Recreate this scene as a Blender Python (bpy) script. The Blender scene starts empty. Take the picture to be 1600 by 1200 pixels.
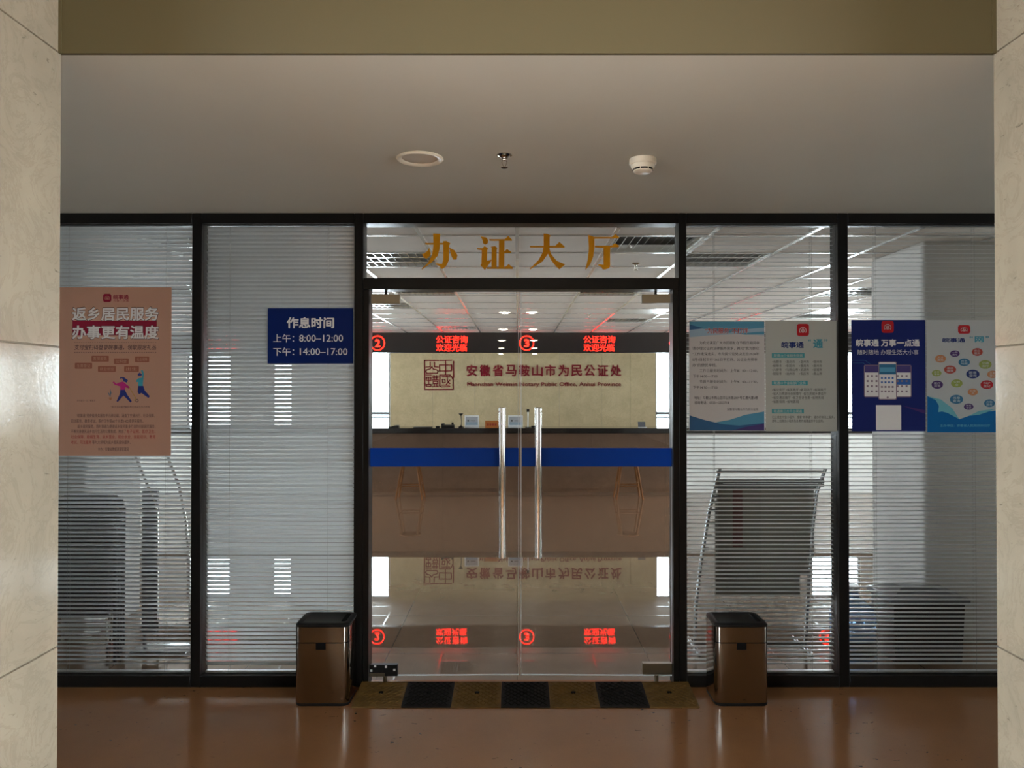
import bpy, bmesh, math, random
from mathutils import Vector, Matrix
random.seed(7)
R = math.radians
SC = bpy.context.scene
COL = SC.collection

# ---------------------------------------------------------------- camera
H = 1.63                      # eye height
PITCH = math.atan(12 / 1200)
cam_d = bpy.data.cameras.new('camera'); cam = bpy.data.objects.new('camera', cam_d); COL.objects.link(cam)
cam.location = (0, 0, H); cam.rotation_euler = (R(90) + PITCH, 0, 0)
cam_d.sensor_width = 36; cam_d.lens = 36 * 1200 / 1600; cam_d.shift_x = -8 / 1600
cam_d.clip_start = 0.05; cam_d.clip_end = 200
SC.camera = cam
CP, SP = math.cos(PITCH), math.sin(PITCH)
def W(px, py, Y):
    """point of the plane at depth Y seen at a photograph pixel"""
    b = (600 - py) / 1200
    dy = CP - b * SP; dz = SP + b * CP
    t = Y / dy
    return Vector(((px - 808) / 1200 * t, Y, H + dz * t))
def X_(px, Y): return W(px, 612, Y).x
def Z_(py, Y): return W(808, py, Y).z

# ---------------------------------------------------------------- world, light, exposure
world = bpy.data.worlds.new('daylight'); SC.world = world; world.use_nodes = True
bg = world.node_tree.nodes['Background']
bg.inputs['Color'].default_value = (0.82, 0.91, 1.0, 1); bg.inputs['Strength'].default_value = 28.0
def area(name, loc, rot, sx, sy, power, color=(1, 1, 1), portal=False):
    l = bpy.data.lights.new(name, 'AREA'); l.shape = 'RECTANGLE'; l.size = sx; l.size_y = sy
    l.energy = power; l.color = color
    if portal: l.cycles.is_portal = True
    o = bpy.data.objects.new(name, l); o.location = loc; o.rotation_euler = rot; COL.objects.link(o)
    return o
# fill lights added at invented side windows of the hall the camera stands in
area('hall_fill_west', (-4.05, -2.2, 1.5), (R(90), 0, R(-90)), 5.0, 2.0, 45, (1.0, 0.93, 0.79))
area('hall_fill_east', (4.05, -2.2, 1.5), (R(90), 0, R(90)), 5.0, 2.0, 45, (1.0, 0.93, 0.79))
SC.view_settings.view_transform = 'Standard'
SC.view_settings.look = 'None'
SC.view_settings.exposure = 0.0
SC.view_settings.gamma = 1.0
SC.view_settings.use_curve_mapping = False
SC.cycles.max_bounces = 14; SC.cycles.transparent_max_bounces = 24; SC.cycles.diffuse_bounces = 6; SC.cycles.glossy_bounces = 6

# ---------------------------------------------------------------- materials
def mat(name, color, rough=0.5, metal=0.0, emit=None, estr=0.0, spec=0.5, aniso=0.0, trans=0.0, alpha=1.0, coat=0.0):
    m = bpy.data.materials.new(name); m.use_nodes = True
    p = m.node_tree.nodes['Principled BSDF']
    p.inputs['Base Color'].default_value = (*color, 1); p.inputs['Roughness'].default_value = rough
    p.inputs['Metallic'].default_value = metal; p.inputs['Specular IOR Level'].default_value = spec
    p.inputs['Anisotropic'].default_value = aniso; p.inputs['Transmission Weight'].default_value = trans
    p.inputs['Coat Weight'].default_value = coat
    if emit: p.inputs['Emission Color'].default_value = (*emit, 1); p.inputs['Emission Strength'].default_value = estr
    return m
def N(m, t, **kw):
    n = m.node_tree.nodes.new(t)
    for k, v in kw.items():
        if k in n.inputs: n.inputs[k].default_value = v
        else: setattr(n, k, v)
    return n
def L(m, a, b): m.node_tree.links.new(a, b)
def P(m): return m.node_tree.nodes['Principled BSDF']
def coords(m, scale=(1, 1, 1)):
    g = N(m, 'ShaderNodeNewGeometry'); mp = N(m, 'ShaderNodeMapping'); mp.inputs['Scale'].default_value = scale
    L(m, g.outputs['Position'], mp.inputs['Vector']); return mp.outputs['Vector']
def ramp(m, fac, stops):
    r = N(m, 'ShaderNodeValToRGB'); e = r.color_ramp.elements
    while len(e) < len(stops): e.new(0.5)
    for el, (p, c) in zip(e, stops): el.position = p; el.color = (*c, 1)
    L(m, fac, r.inputs['Fac']); return r
def mixc(m, fac, a, b, mode='MIX'):
    x = N(m, 'ShaderNodeMix', data_type='RGBA', blend_type=mode)
    for s, v in ((0, fac), (6, a), (7, b)):
        if hasattr(v, 'is_output') or isinstance(v, bpy.types.NodeSocket): L(m, v, x.inputs[s])
        else: x.inputs[s].default_value = v if s == 0 else (*v, 1)
    return x.outputs[2]
def bump(m, fac, strength, dist=0.01):
    b = N(m, 'ShaderNodeBump', Strength=strength, Distance=dist); L(m, fac, b.inputs['Height'])
    L(m, b.outputs['Normal'], P(m).inputs['Normal'])
def noise(m, v, scale, detail=4, rough=0.5, dist=0.0):
    n = N(m, 'ShaderNodeTexNoise', Scale=scale, Detail=detail, Roughness=rough, Distortion=dist); L(m, v, n.inputs['Vector']); return n.outputs['Fac']

def paint(name, c, var=0.05, rough=0.6, scale=2.0):
    m = mat(name, c, rough); v = coords(m)
    f = noise(m, v, scale, 5)
    lo = tuple(x * (1 - var) for x in c); hi = tuple(min(1, x * (1 + var)) for x in c)
    L(m, ramp(m, f, [(0.3, lo), (0.7, hi)]).outputs['Color'], P(m).inputs['Base Color'])
    bump(m, noise(m, v, 120, 2), 0.03, 0.002)
    return m
def stone(name, c, veins, rough=0.1, sc=1.0, chip=True):
    m = mat(name, c, rough); v = coords(m, (sc, sc, sc))
    f = noise(m, v, 3.0, 8, 0.6, 0.6)
    base = ramp(m, f, [(0.3, tuple(x * 0.88 for x in c)), (0.7, tuple(min(1, x * 1.1) for x in c))]).outputs['Color']
    f2 = noise(m, v, 5.5, 6, 0.7, 2.0)
    ve = ramp(m, f2, [(0.46, (0, 0, 0)), (0.5, (1, 1, 1)), (0.54, (0, 0, 0))])
    base = mixc(m, mulf(m, ve.outputs['Color'], 0.25), base, veins)
    if chip:
        f3 = noise(m, coords(m, (sc * 1.0, sc * 0.8, sc * 2.2)), 26, 3, 0.6, 0.4)
        ch = ramp(m, f3, [(0.68, (0, 0, 0)), (0.74, (1, 1, 1))])
        base = mixc(m, mulf(m, ch.outputs['Color'], 0.55), base, tuple(x * 0.5 for x in veins))
    L(m, base, P(m).inputs['Base Color'])
    bump(m, noise(m, v, 90, 3), 0.06, 0.004); P(m).inputs['Specular IOR Level'].default_value = 0.25
    return m
def mulf(m, s, k):
    n = N(m, 'ShaderNodeMath', operation='MULTIPLY'); L(m, s, n.inputs[0]); n.inputs[1].default_value = k; return n.outputs[0]

def pane_glass(name, tint=(0.97, 0.985, 0.98), ior=1.5, rough=0.0):
    m = bpy.data.materials.new(name); m.use_nodes = True; nt = m.node_tree
    for n in list(nt.nodes):
        if n.type == 'BSDF_PRINCIPLED': nt.nodes.remove(n)
    out = [n for n in nt.nodes if n.type == 'OUTPUT_MATERIAL'][0]
    t = N(m, 'ShaderNodeBsdfTransparent', Color=(*tint, 1)); g = N(m, 'ShaderNodeBsdfGlossy', Roughness=rough)
    fr = N(m, 'ShaderNodeFresnel', IOR=ior); mx = N(m, 'ShaderNodeMixShader')
    L(m, fr.outputs[0], mx.inputs[0]); L(m, t.outputs[0], mx.inputs[1]); L(m, g.outputs[0], mx.inputs[2]); L(m, mx.outputs[0], out.inputs['Surface'])
    return m
def paper(name, c, tl=0.4, rough=0.5):
    m = mat(name, c, rough, spec=0.25); nt = m.node_tree
    out = [n for n in nt.nodes if n.type == 'OUTPUT_MATERIAL'][0]
    t = N(m, 'ShaderNodeBsdfTranslucent', Color=(*c, 1)); mx = N(m, 'ShaderNodeMixShader', Fac=tl)
    L(m, P(m).outputs[0], mx.inputs[1]); L(m, t.outputs[0], mx.inputs[2]); last = mx.outputs[0]
    L(m, last, out.inputs['Surface'])
    return m

M = {}
# hall floor: polished reddish brown vinyl with dark specks
m = M['floor'] = mat('hall_vinyl', (0.20, 0.10, 0.05), 0.16, coat=0.0); v = coords(m)
base = ramp(m, noise(m, v, 1.2, 6, 0.6), [(0.3, (0.225, 0.103, 0.042)), (0.7, (0.285, 0.134, 0.056))]).outputs['Color']
base = mixc(m, mulf(m, ramp(m, noise(m, v, 260, 2), [(0.45, (0, 0, 0)), (0.6, (1, 1, 1))]).outputs['Color'], 0.3), base, (0.17, 0.085, 0.045))
patch = ramp(m, noise(m, v, 1.4, 2), [(0.47, (0, 0, 0)), (0.6, (1, 1, 1))]).outputs['Color']
vo = N(m, 'ShaderNodeTexVoronoi', Scale=17.0); L(m, v, vo.inputs['Vector'])
sp = ramp(m, noise(m, coords(m, (0.55, 1, 1)), 42, 2, 0.5, 0.5), [(0.685, (0, 0, 0)), (0.70, (1, 1, 1))]).outputs['Color']
spm = N(m, 'ShaderNodeMath', operation='MULTIPLY'); L(m, sp, spm.inputs[0]); L(m, patch, spm.inputs[1])
base = mixc(m, spm.outputs[0], base, (0.02, 0.012, 0.008))
L(m, base, P(m).inputs['Base Color'])
bump(m, noise(m, v, 55, 3), 0.10, 0.004)
# office floor: polished beige tiles
m = M['tile'] = mat('office_tile', (0.55, 0.47, 0.38), 0.015); P(m).inputs['IOR'].default_value = 1.75; v = coords(m)
br = N(m, 'ShaderNodeTexBrick', offset=0.0, Scale=1.0); L(m, v, br.inputs['Vector'])
br.inputs['Brick Width'].default_value = 0.8; br.inputs['Row Height'].default_value = 0.8; br.inputs['Mortar Size'].default_value = 0.003
br.inputs['Color1'].default_value = (0.20, 0.135, 0.092, 1); br.inputs['Color2'].default_value = (0.215, 0.146, 0.10, 1); br.inputs['Mortar'].default_value = (0.10, 0.07, 0.05, 1)
cl = noise(m, v, 6, 6, 0.6); L(m, mixc(m, 0.25, br.outputs['Color'], ramp(m, cl, [(0.3, (0.15, 0.10, 0.068)), (0.7, (0.27, 0.185, 0.128))]).outputs['Color']), P(m).inputs['Base Color'])
bump(m, noise(m, v, 2.2, 2), 0.004, 0.01)
M['ceil'] = paint('corridor_ceiling_paint', (0.54, 0.55, 0.48), 0.04, 0.8, 0.9)
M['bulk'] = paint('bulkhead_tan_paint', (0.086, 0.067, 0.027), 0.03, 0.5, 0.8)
M['white'] = paint('hall_wall_paint', (0.62, 0.58, 0.50), 0.03, 0.7)
M['column'] = stone('cream_marble', (0.295, 0.250, 0.180), (0.165, 0.13, 0.088), 0.09)
M['joint'] = mat('dark_joint', (0.20, 0.165, 0.115), 0.7)
M['officewall'] = paint('office_wall_paint', (0.66, 0.63, 0.59), 0.03, 0.7)
M['officecol'] = paint('office_column_paint', (0.50, 0.47, 0.44), 0.04, 0.6)
M['tileceil'] = paint('acoustic_tile', (0.74, 0.665, 0.59), 0.04, 0.85, 6)
M['tbar'] = mat('ceiling_bar_metal', (0.85, 0.85, 0.84), 0.22, 0.6)
M['black'] = mat('black_frame_metal', (0.006, 0.0055, 0.005), 0.3, spec=0.22)
M['blackmatte'] = mat('black_plastic', (0.008, 0.008, 0.008), 0.4, spec=0.25)
M['glass'] = pane_glass('clear_glass')
M['edge'] = mat('polished_glass_edge', (0.80, 0.84, 0.88), 0.25)
M['gold'] = mat('gold_vinyl', (0.58, 0.26, 0.003), 0.5, spec=0.15)
M['blueband'] = mat('blue_vinyl_band', (0.0015, 0.042, 0.30), 0.35, spec=0.12)
M['signblue'] = mat('sign_blue', (0.002, 0.012, 0.085), 0.4, spec=0.15)
M['signwhite'] = mat('sign_white', (0.62, 0.60, 0.56), 0.6)
M['chrome'] = mat('polished_steel', (0.62, 0.58, 0.52), 0.08, 1.0)
M['brushed'] = mat('brushed_fitting_steel', (0.30, 0.26, 0.19), 0.35, 1.0)
m = M['steel'] = mat('brushed_bin_steel', (0.36, 0.33, 0.29), 0.2, 1.0, aniso=0.4)
f = noise(m, coords(m, (400, 400, 2)), 1.0, 2); rr = N(m, 'ShaderNodeMapRange'); L(m, f, rr.inputs[0]); rr.inputs[3].default_value = 0.09; rr.inputs[4].default_value = 0.16; L(m, rr.outputs[0], P(m).inputs['Roughness'])
M['slat'] = mat('white_slat_enamel', (0.82, 0.835, 0.84), 0.32, 0.6)
M['cord'] = mat('blind_cord', (0.28, 0.27, 0.25), 0.8)
M['rampyellow'] = paint('worn_yellow_rubber', (0.115, 0.064, 0.016), 0.25, 0.7, 14)
M['rampblack'] = paint('black_rubber', (0.008, 0.0075, 0.007), 0.2, 0.55, 14); P(M['rampblack']).inputs['Specular IOR Level'].default_value = 0.1; P(M['rampyellow']).inputs['Specular IOR Level'].default_value = 0.2
M['hole'] = mat('dark_hole', (0.003, 0.003, 0.003), 0.8, spec=0.08)
M['fixture'] = mat('cream_fixture', (0.70, 0.64, 0.50), 0.35)
M['diffuser'] = mat('frosted_diffuser', (0.60, 0.55, 0.44), 0.5)
M['lamp'] = mat('lit_lamp', (1, 1, 1), 0.5, emit=(1.0, 0.90, 0.72), estr=48.0)
M['led'] = mat('red_led', (0.1, 0.0, 0.0), 0.5, emit=(1.0, 0.009, 0.004), estr=13.0)
M['ledboard'] = mat('led_board_face', (0.022, 0.017, 0.016), 0.35)
M['wallmarble'] = stone('sign_wall_marble', (0.60, 0.475, 0.285), (0.32, 0.24, 0.125), 0.16, 1.1, False)
M['maroon'] = mat('maroon_letters', (0.22, 0.008, 0.020), 0.5, spec=0.2)
M['counterfront'] = stone('brown_counter_marble', (0.135, 0.080, 0.052), (0.07, 0.04, 0.024), 0.2, 1.2, False)
M['countertop'] = mat('black_granite', (0.012, 0.011, 0.011), 0.08)
M['wood'] = mat('stool_wood', (0.17, 0.072, 0.022), 0.55, spec=0.1)
m = M['wood']; f = noise(m, coords(m, (30, 30, 3)), 1.5, 4); L(m, ramp(m, f, [(0.3, (0.10, 0.036, 0.009)), (0.7, (0.17, 0.066, 0.018))]).outputs['Color'], P(m).inputs['Base Color'])
M['mirror'] = mat('louvre_aluminium', (0.72, 0.73, 0.73), 0.16, 1.0)
M['darkmetal'] = mat('grille_recess', (0.10, 0.10, 0.10), 0.6)
M['panelwhite'] = mat('opal_light_panel', (0.80, 0.80, 0.76), 0.3)
M['winframe'] = mat('window_frame_grey', (0.25, 0.26, 0.27), 0.4)
M['plasticwhite'] = mat('white_plastic', (0.74, 0.74, 0.74), 0.35)
M['screen'] = mat('tablet_print', (0.42, 0.42, 0.44), 0.3)
M['screenblue'] = mat('tablet_print_blue', (0.30, 0.38, 0.45), 0.3)
M['orange'] = mat('orange_plate', (0.42, 0.13, 0.02), 0.4)
M['red'] = mat('print_red', (0.28, 0.006, 0.012), 0.5)
M['fabric'] = paint('black_chair_fabric', (0.014, 0.014, 0.015), 0.2, 0.8, 40)
M['greytube'] = mat('grey_tube', (0.30, 0.31, 0.32), 0.25, 0.8)
M['news'] = paper('newsprint', (0.17, 0.155, 0.13), 0.12)
M['newsred'] = mat('newsprint_red', (0.085, 0.022, 0.018), 0.7)
M['tub'] = mat('dark_tub', (0.012, 0.012, 0.013), 0.4)
M['tubrim'] = mat('grey_tub_lid', (0.10, 0.105, 0.12), 0.35)
M['jug'] = mat('blue_jug_plastic', (0.30, 0.52, 0.85), 0.12, trans=0.6)
M['juglabel'] = mat('dark_green_label', (0.012, 0.022, 0.018), 0.5)
# poster inks
M['peach'] = paper('peach_paper', (0.56, 0.325, 0.22), 0.5)
M['paperwhite'] = paper('white_paper', (0.60, 0.56, 0.52), 0.5)
M['papergrey'] = paper('cream_paper', (0.50, 0.49, 0.43), 0.5)
M['papersilver'] = paper('silver_paper', (0.52, 0.52, 0.49), 0.5)
M['navy'] = paper('navy_paper', (0.010, 0.018, 0.115), 0.3)
def ink(n, c, tl=0.2):
    M[n] = paper('ink_' + n, c, tl); return M[n]
ink('inkdark', (0.05, 0.04, 0.04)); ink('inkblack', (0.022, 0.02, 0.03)); ink('inkred', (0.35, 0.02, 0.02)); ink('inkcrimson', (0.24, 0.010, 0.030))
ink('inkwhite', (0.62, 0.58, 0.53)); ink('inknavy', (0.012, 0.025, 0.12)); ink('inkteal', (0.05, 0.24, 0.30)); ink('inkbar', (0.07, 0.30, 0.32))
ink('sky', (0.10, 0.30, 0.42), 0.4); ink('skypale', (0.34, 0.46, 0.54), 0.4); ink('skydeep', (0.04, 0.12, 0.24), 0.4); ink('violet', (0.07, 0.05, 0.16), 0.3)
ink('purple', (0.06, 0.025, 0.11)); ink('brick', (0.33, 0.05, 0.03)); ink('orangeink', (0.45, 0.19, 0.08)); ink('tealblue', (0.03, 0.13, 0.22)); ink('olive', (0.26, 0.30, 0.07))
ink('oceanblue', (0.004, 0.11, 0.29), 0.3); ink('oceanpale', (0.16, 0.42, 0.46), 0.4); ink('scarlet', (0.38, 0.012, 0.016)); ink('tagpeach', (0.30, 0.10, 0.055))
ink('magenta', (0.45, 0.02, 0.16)); ink('skin', (0.50, 0.26, 0.18)); ink('trousers', (0.02, 0.03, 0.16)); ink('shirtteal', (0.05, 0.30, 0.36)); ink('phonegrey', (0.20, 0.14, 0.16)); ink('blueui', (0.03, 0.10, 0.30))
ink('plant', (0.06, 0.16, 0.22)); ink('yellowink', (0.45, 0.28, 0.04)); ink('outline', (0.10, 0.05, 0.05))

# ---------------------------------------------------------------- mesh builder
class MB:
    def __init__(s): s.v = []; s.f = []; s.m = []; s.mats = []; s.sm = []
    def mi(s, name):
        mm = M[name]
        if mm not in s.mats: s.mats.append(mm)
        return s.mats.index(mm)
    def add(s, vs, fs, mn, smooth=False):
        o = len(s.v); k = s.mi(mn); s.v += [tuple(x) for x in vs]
        for f in fs: s.f.append([i + o for i in f]); s.m.append(k); s.sm.append(smooth)
        return s
    def box(s, a, b, mn, bev=0.0, seg=2):
        a, b = [min(p, q) for p, q in zip(a, b)], [max(p, q) for p, q in zip(a, b)]
        vs = [(x, y, z) for x in (a[0], b[0]) for y in (a[1], b[1]) for z in (a[2], b[2])]
        fs = [(0, 1, 3, 2), (4, 6, 7, 5), (0, 4, 5, 1), (2, 3, 7, 6), (0, 2, 6, 4), (1, 5, 7, 3)]
        if bev <= 0: return s.add(vs, fs, mn)
        bm = bmesh.new(); bv = [bm.verts.new(v) for v in vs]
        for f in fs: bm.faces.new([bv[i] for i in f])
        bmesh.ops.bevel(bm, geom=bm.edges[:], offset=min(bev, 0.49 * min(q - p for p, q in zip(a, b))), segments=seg, affect='EDGES', profile=0.5)
        return s.addbm(bm, mn, True)
    def addbm(s, bm, mn, smooth=False):
        bm.verts.index_update()
        s.add([v.co[:] for v in bm.verts], [[v.index for v in f.verts] for f in bm.faces], mn, smooth); bm.free(); return s
    def tube(s, pts, r, mn, n=10, caps=True, r2=None):
        pts = [Vector(p) for p in pts]; vs = []; fs = []; k = len(pts); up = None
        for i, p in enumerate(pts):
            d = (pts[min(i + 1, k - 1)] - pts[max(i - 1, 0)]).normalized()
            if up is None:
                up = Vector((0, 0, 1)) if abs(d.z) < 0.9 else Vector((1, 0, 0))
            u = (up - d * up.dot(d)).normalized(); w = d.cross(u); up = u
            rr = r if r2 is None else r + (r2 - r) * i / max(1, k - 1)
            for j in range(n):
                a = 2 * math.pi * j / n; vs.append(p + u * rr * math.cos(a) + w * rr * math.sin(a))
        for i in range(k - 1):
            for j in range(n):
                fs.append((i * n + j, i * n + (j + 1) % n, (i + 1) * n + (j + 1) % n, (i + 1) * n + j))
        if caps: fs.append(list(range(n))[::-1]); fs.append([(k - 1) * n + j for j in range(n)])
        return s.add(vs, fs, mn, True)
    def lathe(s, prof, c, mn, n=24, sx=1, sy=1, smooth=True):
        vs = []; fs = []
        for (r, z) in prof:
            for j in range(n):
                a = 2 * math.pi * j / n; vs.append((c[0] + r * sx * math.cos(a), c[1] + r * sy * math.sin(a), c[2] + z))
        for i in range(len(prof) - 1):
            for j in range(n):
                fs.append((i * n + j, i * n + (j + 1) % n, (i + 1) * n + (j + 1) % n, (i + 1) * n + j))
        if prof[0][0] > 1e-5: fs.append(list(range(n))[::-1])
        if prof[-1][0] > 1e-5: fs.append([(len(prof) - 1) * n + j for j in range(n)])
        return s.add(vs, fs, mn, smooth)
    def prism(s, poly, y0, y1, mn):
        """closed polygon in x, z swept from y0 to y1"""
        n = len(poly)
        from mathutils.geometry import tessellate_polygon
        tri = tessellate_polygon([[Vector((p[0], p[1], 0)) for p in poly]])
        vs = [(p[0], y0, p[1]) for p in poly] + [(p[0], y1, p[1]) for p in poly]
        fs = [list(t) for t in tri] + [[i + n for i in t] for t in tri]
        fs += [(i, (i + 1) % n, (i + 1) % n + n, i + n) for i in range(n)]
        return s.add(vs, fs, mn)
    def flat(s, poly, Y, mn):
        from mathutils.geometry import tessellate_polygon
        tri = tessellate_polygon([[Vector((p[0], p[1], 0)) for p in poly]])
        return s.add([(p[0], Y, p[1]) for p in poly], [list(t) for t in tri], mn)
    def build(s, name, parent=None, kind=None):
        me = bpy.data.meshes.new(name)
        if parent is None:
            xs = [v[0] for v in s.v]; ys = [v[1] for v in s.v]; zs = [v[2] for v in s.v]
            org = Vector(((min(xs) + max(xs)) / 2, (min(ys) + max(ys)) / 2, min(zs)))
        else: org = ORG[parent.name]
        me.from_pydata([Vector(v) - org for v in s.v], [], s.f)
        for mm in s.mats: me.materials.append(mm)
        me.polygons.foreach_set('material_index', s.m); me.polygons.foreach_set('use_smooth', s.sm)
        bm = bmesh.new(); bm.from_mesh(me); bmesh.ops.recalc_face_normals(bm, faces=bm.faces[:]); bm.to_mesh(me); bm.free()
        me.update()
        if any(s.sm):
            try: me.set_sharp_from_angle(angle=R(40))
            except Exception: pass
        o = bpy.data.objects.new(name, me); COL.objects.link(o)
        if parent is None: o.location = org
        else: o.parent = parent
        ORG[o.name] = org
        if kind: o['kind'] = kind
        return o
ORG = {}
def tag(o, label, cat, group=None):
    o['label'] = label; o['category'] = cat
    if group: o['group'] = group
    return o
def thing(name, loc, label=None, cat=None, group=None, kind=None):
    o = bpy.data.objects.new(name, None); COL.objects.link(o); o.location = loc; o.empty_display_size = 0.1
    ORG[o.name] = Vector(loc)
    if label: tag(o, label, cat, group)
    if kind: o['kind'] = kind
    return o
def dup(o, loc, label=None, parent=None):
    c = o.copy(); COL.objects.link(c)
    if parent is not None: c.parent = parent
    else: c.location = loc
    if label: c['label'] = label
    for ch in list(o.children): dup(ch, None, None, c)
    return c

# ---------------------------------------------------------------- writing
_tc = {}
def glyphs(s, bold=0.0, shear=0.0):
    key = (s, bold, shear)
    if key in _tc: return _tc[key]
    cu = bpy.data.curves.new('writing', 'FONT'); cu.body = s; cu.size = 1.0; cu.resolution_u = 2; cu.shear = shear; cu.fill_mode = 'FRONT'
    o = bpy.data.objects.new('writing', cu); COL.objects.link(o)
    bpy.context.view_layer.update()
    me = o.evaluated_get(bpy.context.evaluated_depsgraph_get()).to_mesh()
    vs = [(v.co.x, v.co.y) for v in me.vertices]; fs = [tuple(p.vertices) for p in me.polygons]
    o.to_mesh_clear(); bpy.data.objects.remove(o); bpy.data.curves.remove(cu)
    _tc[key] = (vs, fs); return vs, fs
def tx(mb, s, x0, y0, x1, y1, Y, mn, bold=0.0, depth=0.0, shear=0.0):
    """writing fitted to a box of the plane at depth Y; depth > 0 raises it as solid letters"""
    vs, fs = glyphs(s, 0.0, shear)
    if not vs: return
    ax, bx = min(v[0] for v in vs), max(v[0] for v in vs); ay, by = min(v[1] for v in vs), max(v[1] for v in vs)
    a = W(x0, y1, Y); b = W(x1, y0, Y)
    sx = (b.x - a.x) / max(1e-6, bx - ax); sz = (b.z - a.z) / max(1e-6, by - ay)
    if bold > 0.002:          # heavier strokes: the same strokes set again a hair to each side
        sx *= (bx - ax) / (bx - ax + 2 * bold); sz *= (by - ay) / (by - ay + 2 * bold)
        offs = [(bold + bold * i, bold + bold * j) for i, j in ((0, 0), (-1, 0), (1, 0), (0, -1), (0, 1), (-.7, -.7), (.7, .7), (-.7, .7), (.7, -.7))]
        if bold < 0.008: offs = offs[1:3]
    else: offs = [(0, 0)]
    for k_, (ox, oz) in enumerate(offs):
        q = [(a.x + (v[0] - ax + ox) * sx, a.z + (v[1] - ay + oz) * sz) for v in vs]
        put(mb, q, fs, Y + 0.00001 * k_, mn, depth)
def put(mb, q, fs, Y, mn, depth):
    if depth <= 0: mb.add([(p[0], Y, p[1]) for p in q], fs, mn); return
    n = len(q); F = [list(f) for f in fs] + [[i + n for i in f][::-1] for f in fs]
    cnt = {}
    for f in fs:
        for i in range(len(f)):
            e = (f[i], f[(i + 1) % len(f)]); cnt[e] = cnt.get(e, 0) + 1
    for (i, j) in cnt:
        if (j, i) not in cnt: F.append([i, j, j + n, i + n])
    mb.add([(p[0], Y - depth, p[1]) for p in q] + [(p[0], Y, p[1]) for p in q], F, mn)
def rect(mb, x0, y0, x1, y1, Y, mn, r=0.0):
    a = W(x0, y1, Y); b = W(x1, y0, Y)
    mb.flat(rrect(a.x, a.z, b.x, b.z, r), Y, mn)
def rrect(x0, z0, x1, z1, r, n=5):
    if r <= 0: return [(x0, z0), (x1, z0), (x1, z1), (x0, z1)]
    out = []
    for cx, cz, a0 in ((x1 - r, z0 + r, -90), (x1 - r, z1 - r, 0), (x0 + r, z1 - r, 90), (x0 + r, z0 + r, 180)):
        for i in range(n + 1):
            a = R(a0 + 90 * i / n); out.append((cx + r * math.cos(a), cz + r * math.sin(a)))
    return out
def poly(mb, pts, Y, mn): mb.flat([(W(x, y, Y).x, W(x, y, Y).z) for x, y in pts], Y, mn)
def ell(mb, cx, cy, rx, ry, Y, mn, n=28): poly(mb, [(cx + rx * math.cos(2 * math.pi * i / n), cy + ry * math.sin(2 * math.pi * i / n)) for i in range(n)], Y, mn)
def stroke(mb, pts, w, Y, mn, depth=0.0):
    for (a, b) in zip(pts[:-1], pts[1:]):
        d = Vector((b[0] - a[0], b[1] - a[1])); l = d.length
        if l < 1e-6: continue
        d /= l; n = Vector((-d.y, d.x)) * w / 2; e = d * w * 0.4
        q = [(a[0] - e.x + n.x, a[1] - e.y + n.y), (b[0] + e.x + n.x, b[1] + e.y + n.y), (b[0] + e.x - n.x, b[1] + e.y - n.y), (a[0] - e.x - n.x, a[1] - e.y - n.y)]
        q = [(W(x, y, Y).x, W(x, y, Y).z) for x, y in q]
        if depth > 0: mb.prism(q, Y - depth, Y, mn)
        else: mb.flat(q, Y, mn)
def arcpts(cx, cy, rx, ry, a0, a1, n=16): return [(cx + rx * math.cos(R(a0 + (a1 - a0) * i / n)), cy + ry * math.sin(R(a0 + (a1 - a0) * i / n))) for i in range(n + 1)]
def app_icon(parent, x0, y0, x1, y1, Y, bgm='scarlet', fg='inkwhite', round_=0.2):
    mb = MB(); w = x1 - x0; h = y1 - y0
    rect(mb, x0, y0, x1, y1, Y, bgm, (W(x1, y0, Y).x - W(x0, y0, Y).x) * round_)
    cx = (x0 + x1) / 2; cy = (y0 + y1) / 2; Y2 = Y - 0.0003
    stroke(mb, arcpts(cx, cy + h * 0.06, w * 0.27, h * 0.27, 150, 390), w * 0.06, Y2, fg)
    stroke(mb, [(cx - w * 0.05, cy - h * 0.08), (cx - w * 0.14, cy + h * 0.16)], w * 0.06, Y2, fg)
    stroke(mb, [(cx + w * 0.05, cy - h * 0.08), (cx + w * 0.14, cy + h * 0.16)], w * 0.06, Y2, fg)
    stroke(mb, [(cx, cy + h * 0.04), (cx - w * 0.06, cy + h * 0.19), (cx + w * 0.06, cy + h * 0.19), (cx, cy + h * 0.04)], w * 0.05, Y2, fg)
    return mb.build('app_icon', parent)

# ================================================================ SETTING
CEIL = Z_(333, 4.25)          # corridor and office ceiling height
YF, YB = 4.25, 4.36           # partition front and back
YG = 4.275                    # glass front
XL, XR = W(93, 612, 2.25).x, W(1555, 612, 2.25).x     # column inner faces
YC0, YC1 = 1.55, 2.25
HC = 2.97                     # hall ceiling
YW = 15.67                    # office end wall
OX = 9.6
def wall(name, *boxes, mn):
    mb = MB()
    for a, b in boxes: mb.box(a, b, mn)
    return mb.build(name, kind='structure')
wall('floor', ((-9.6, -22, -0.2), (9.6, YB, 0)), mn='floor')
wall('floor_office', ((-OX, YB, -0.2), (OX, YW + 0.2, 0)), mn='tile')
wall('ceiling', ((-9.6, YC1, CEIL), (9.6, YF + 0.12, CEIL + 0.12)), mn='ceil')
wall('ceiling_hall', ((-4.2, -22, HC), (4.2, YC1 - 0.012, HC + 0.1)), mn='ceil')
wall('beam_front', ((XL, YC1 - 0.012, CEIL), (XR, YC1, HC + 0.1)), mn='bulk')
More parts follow.
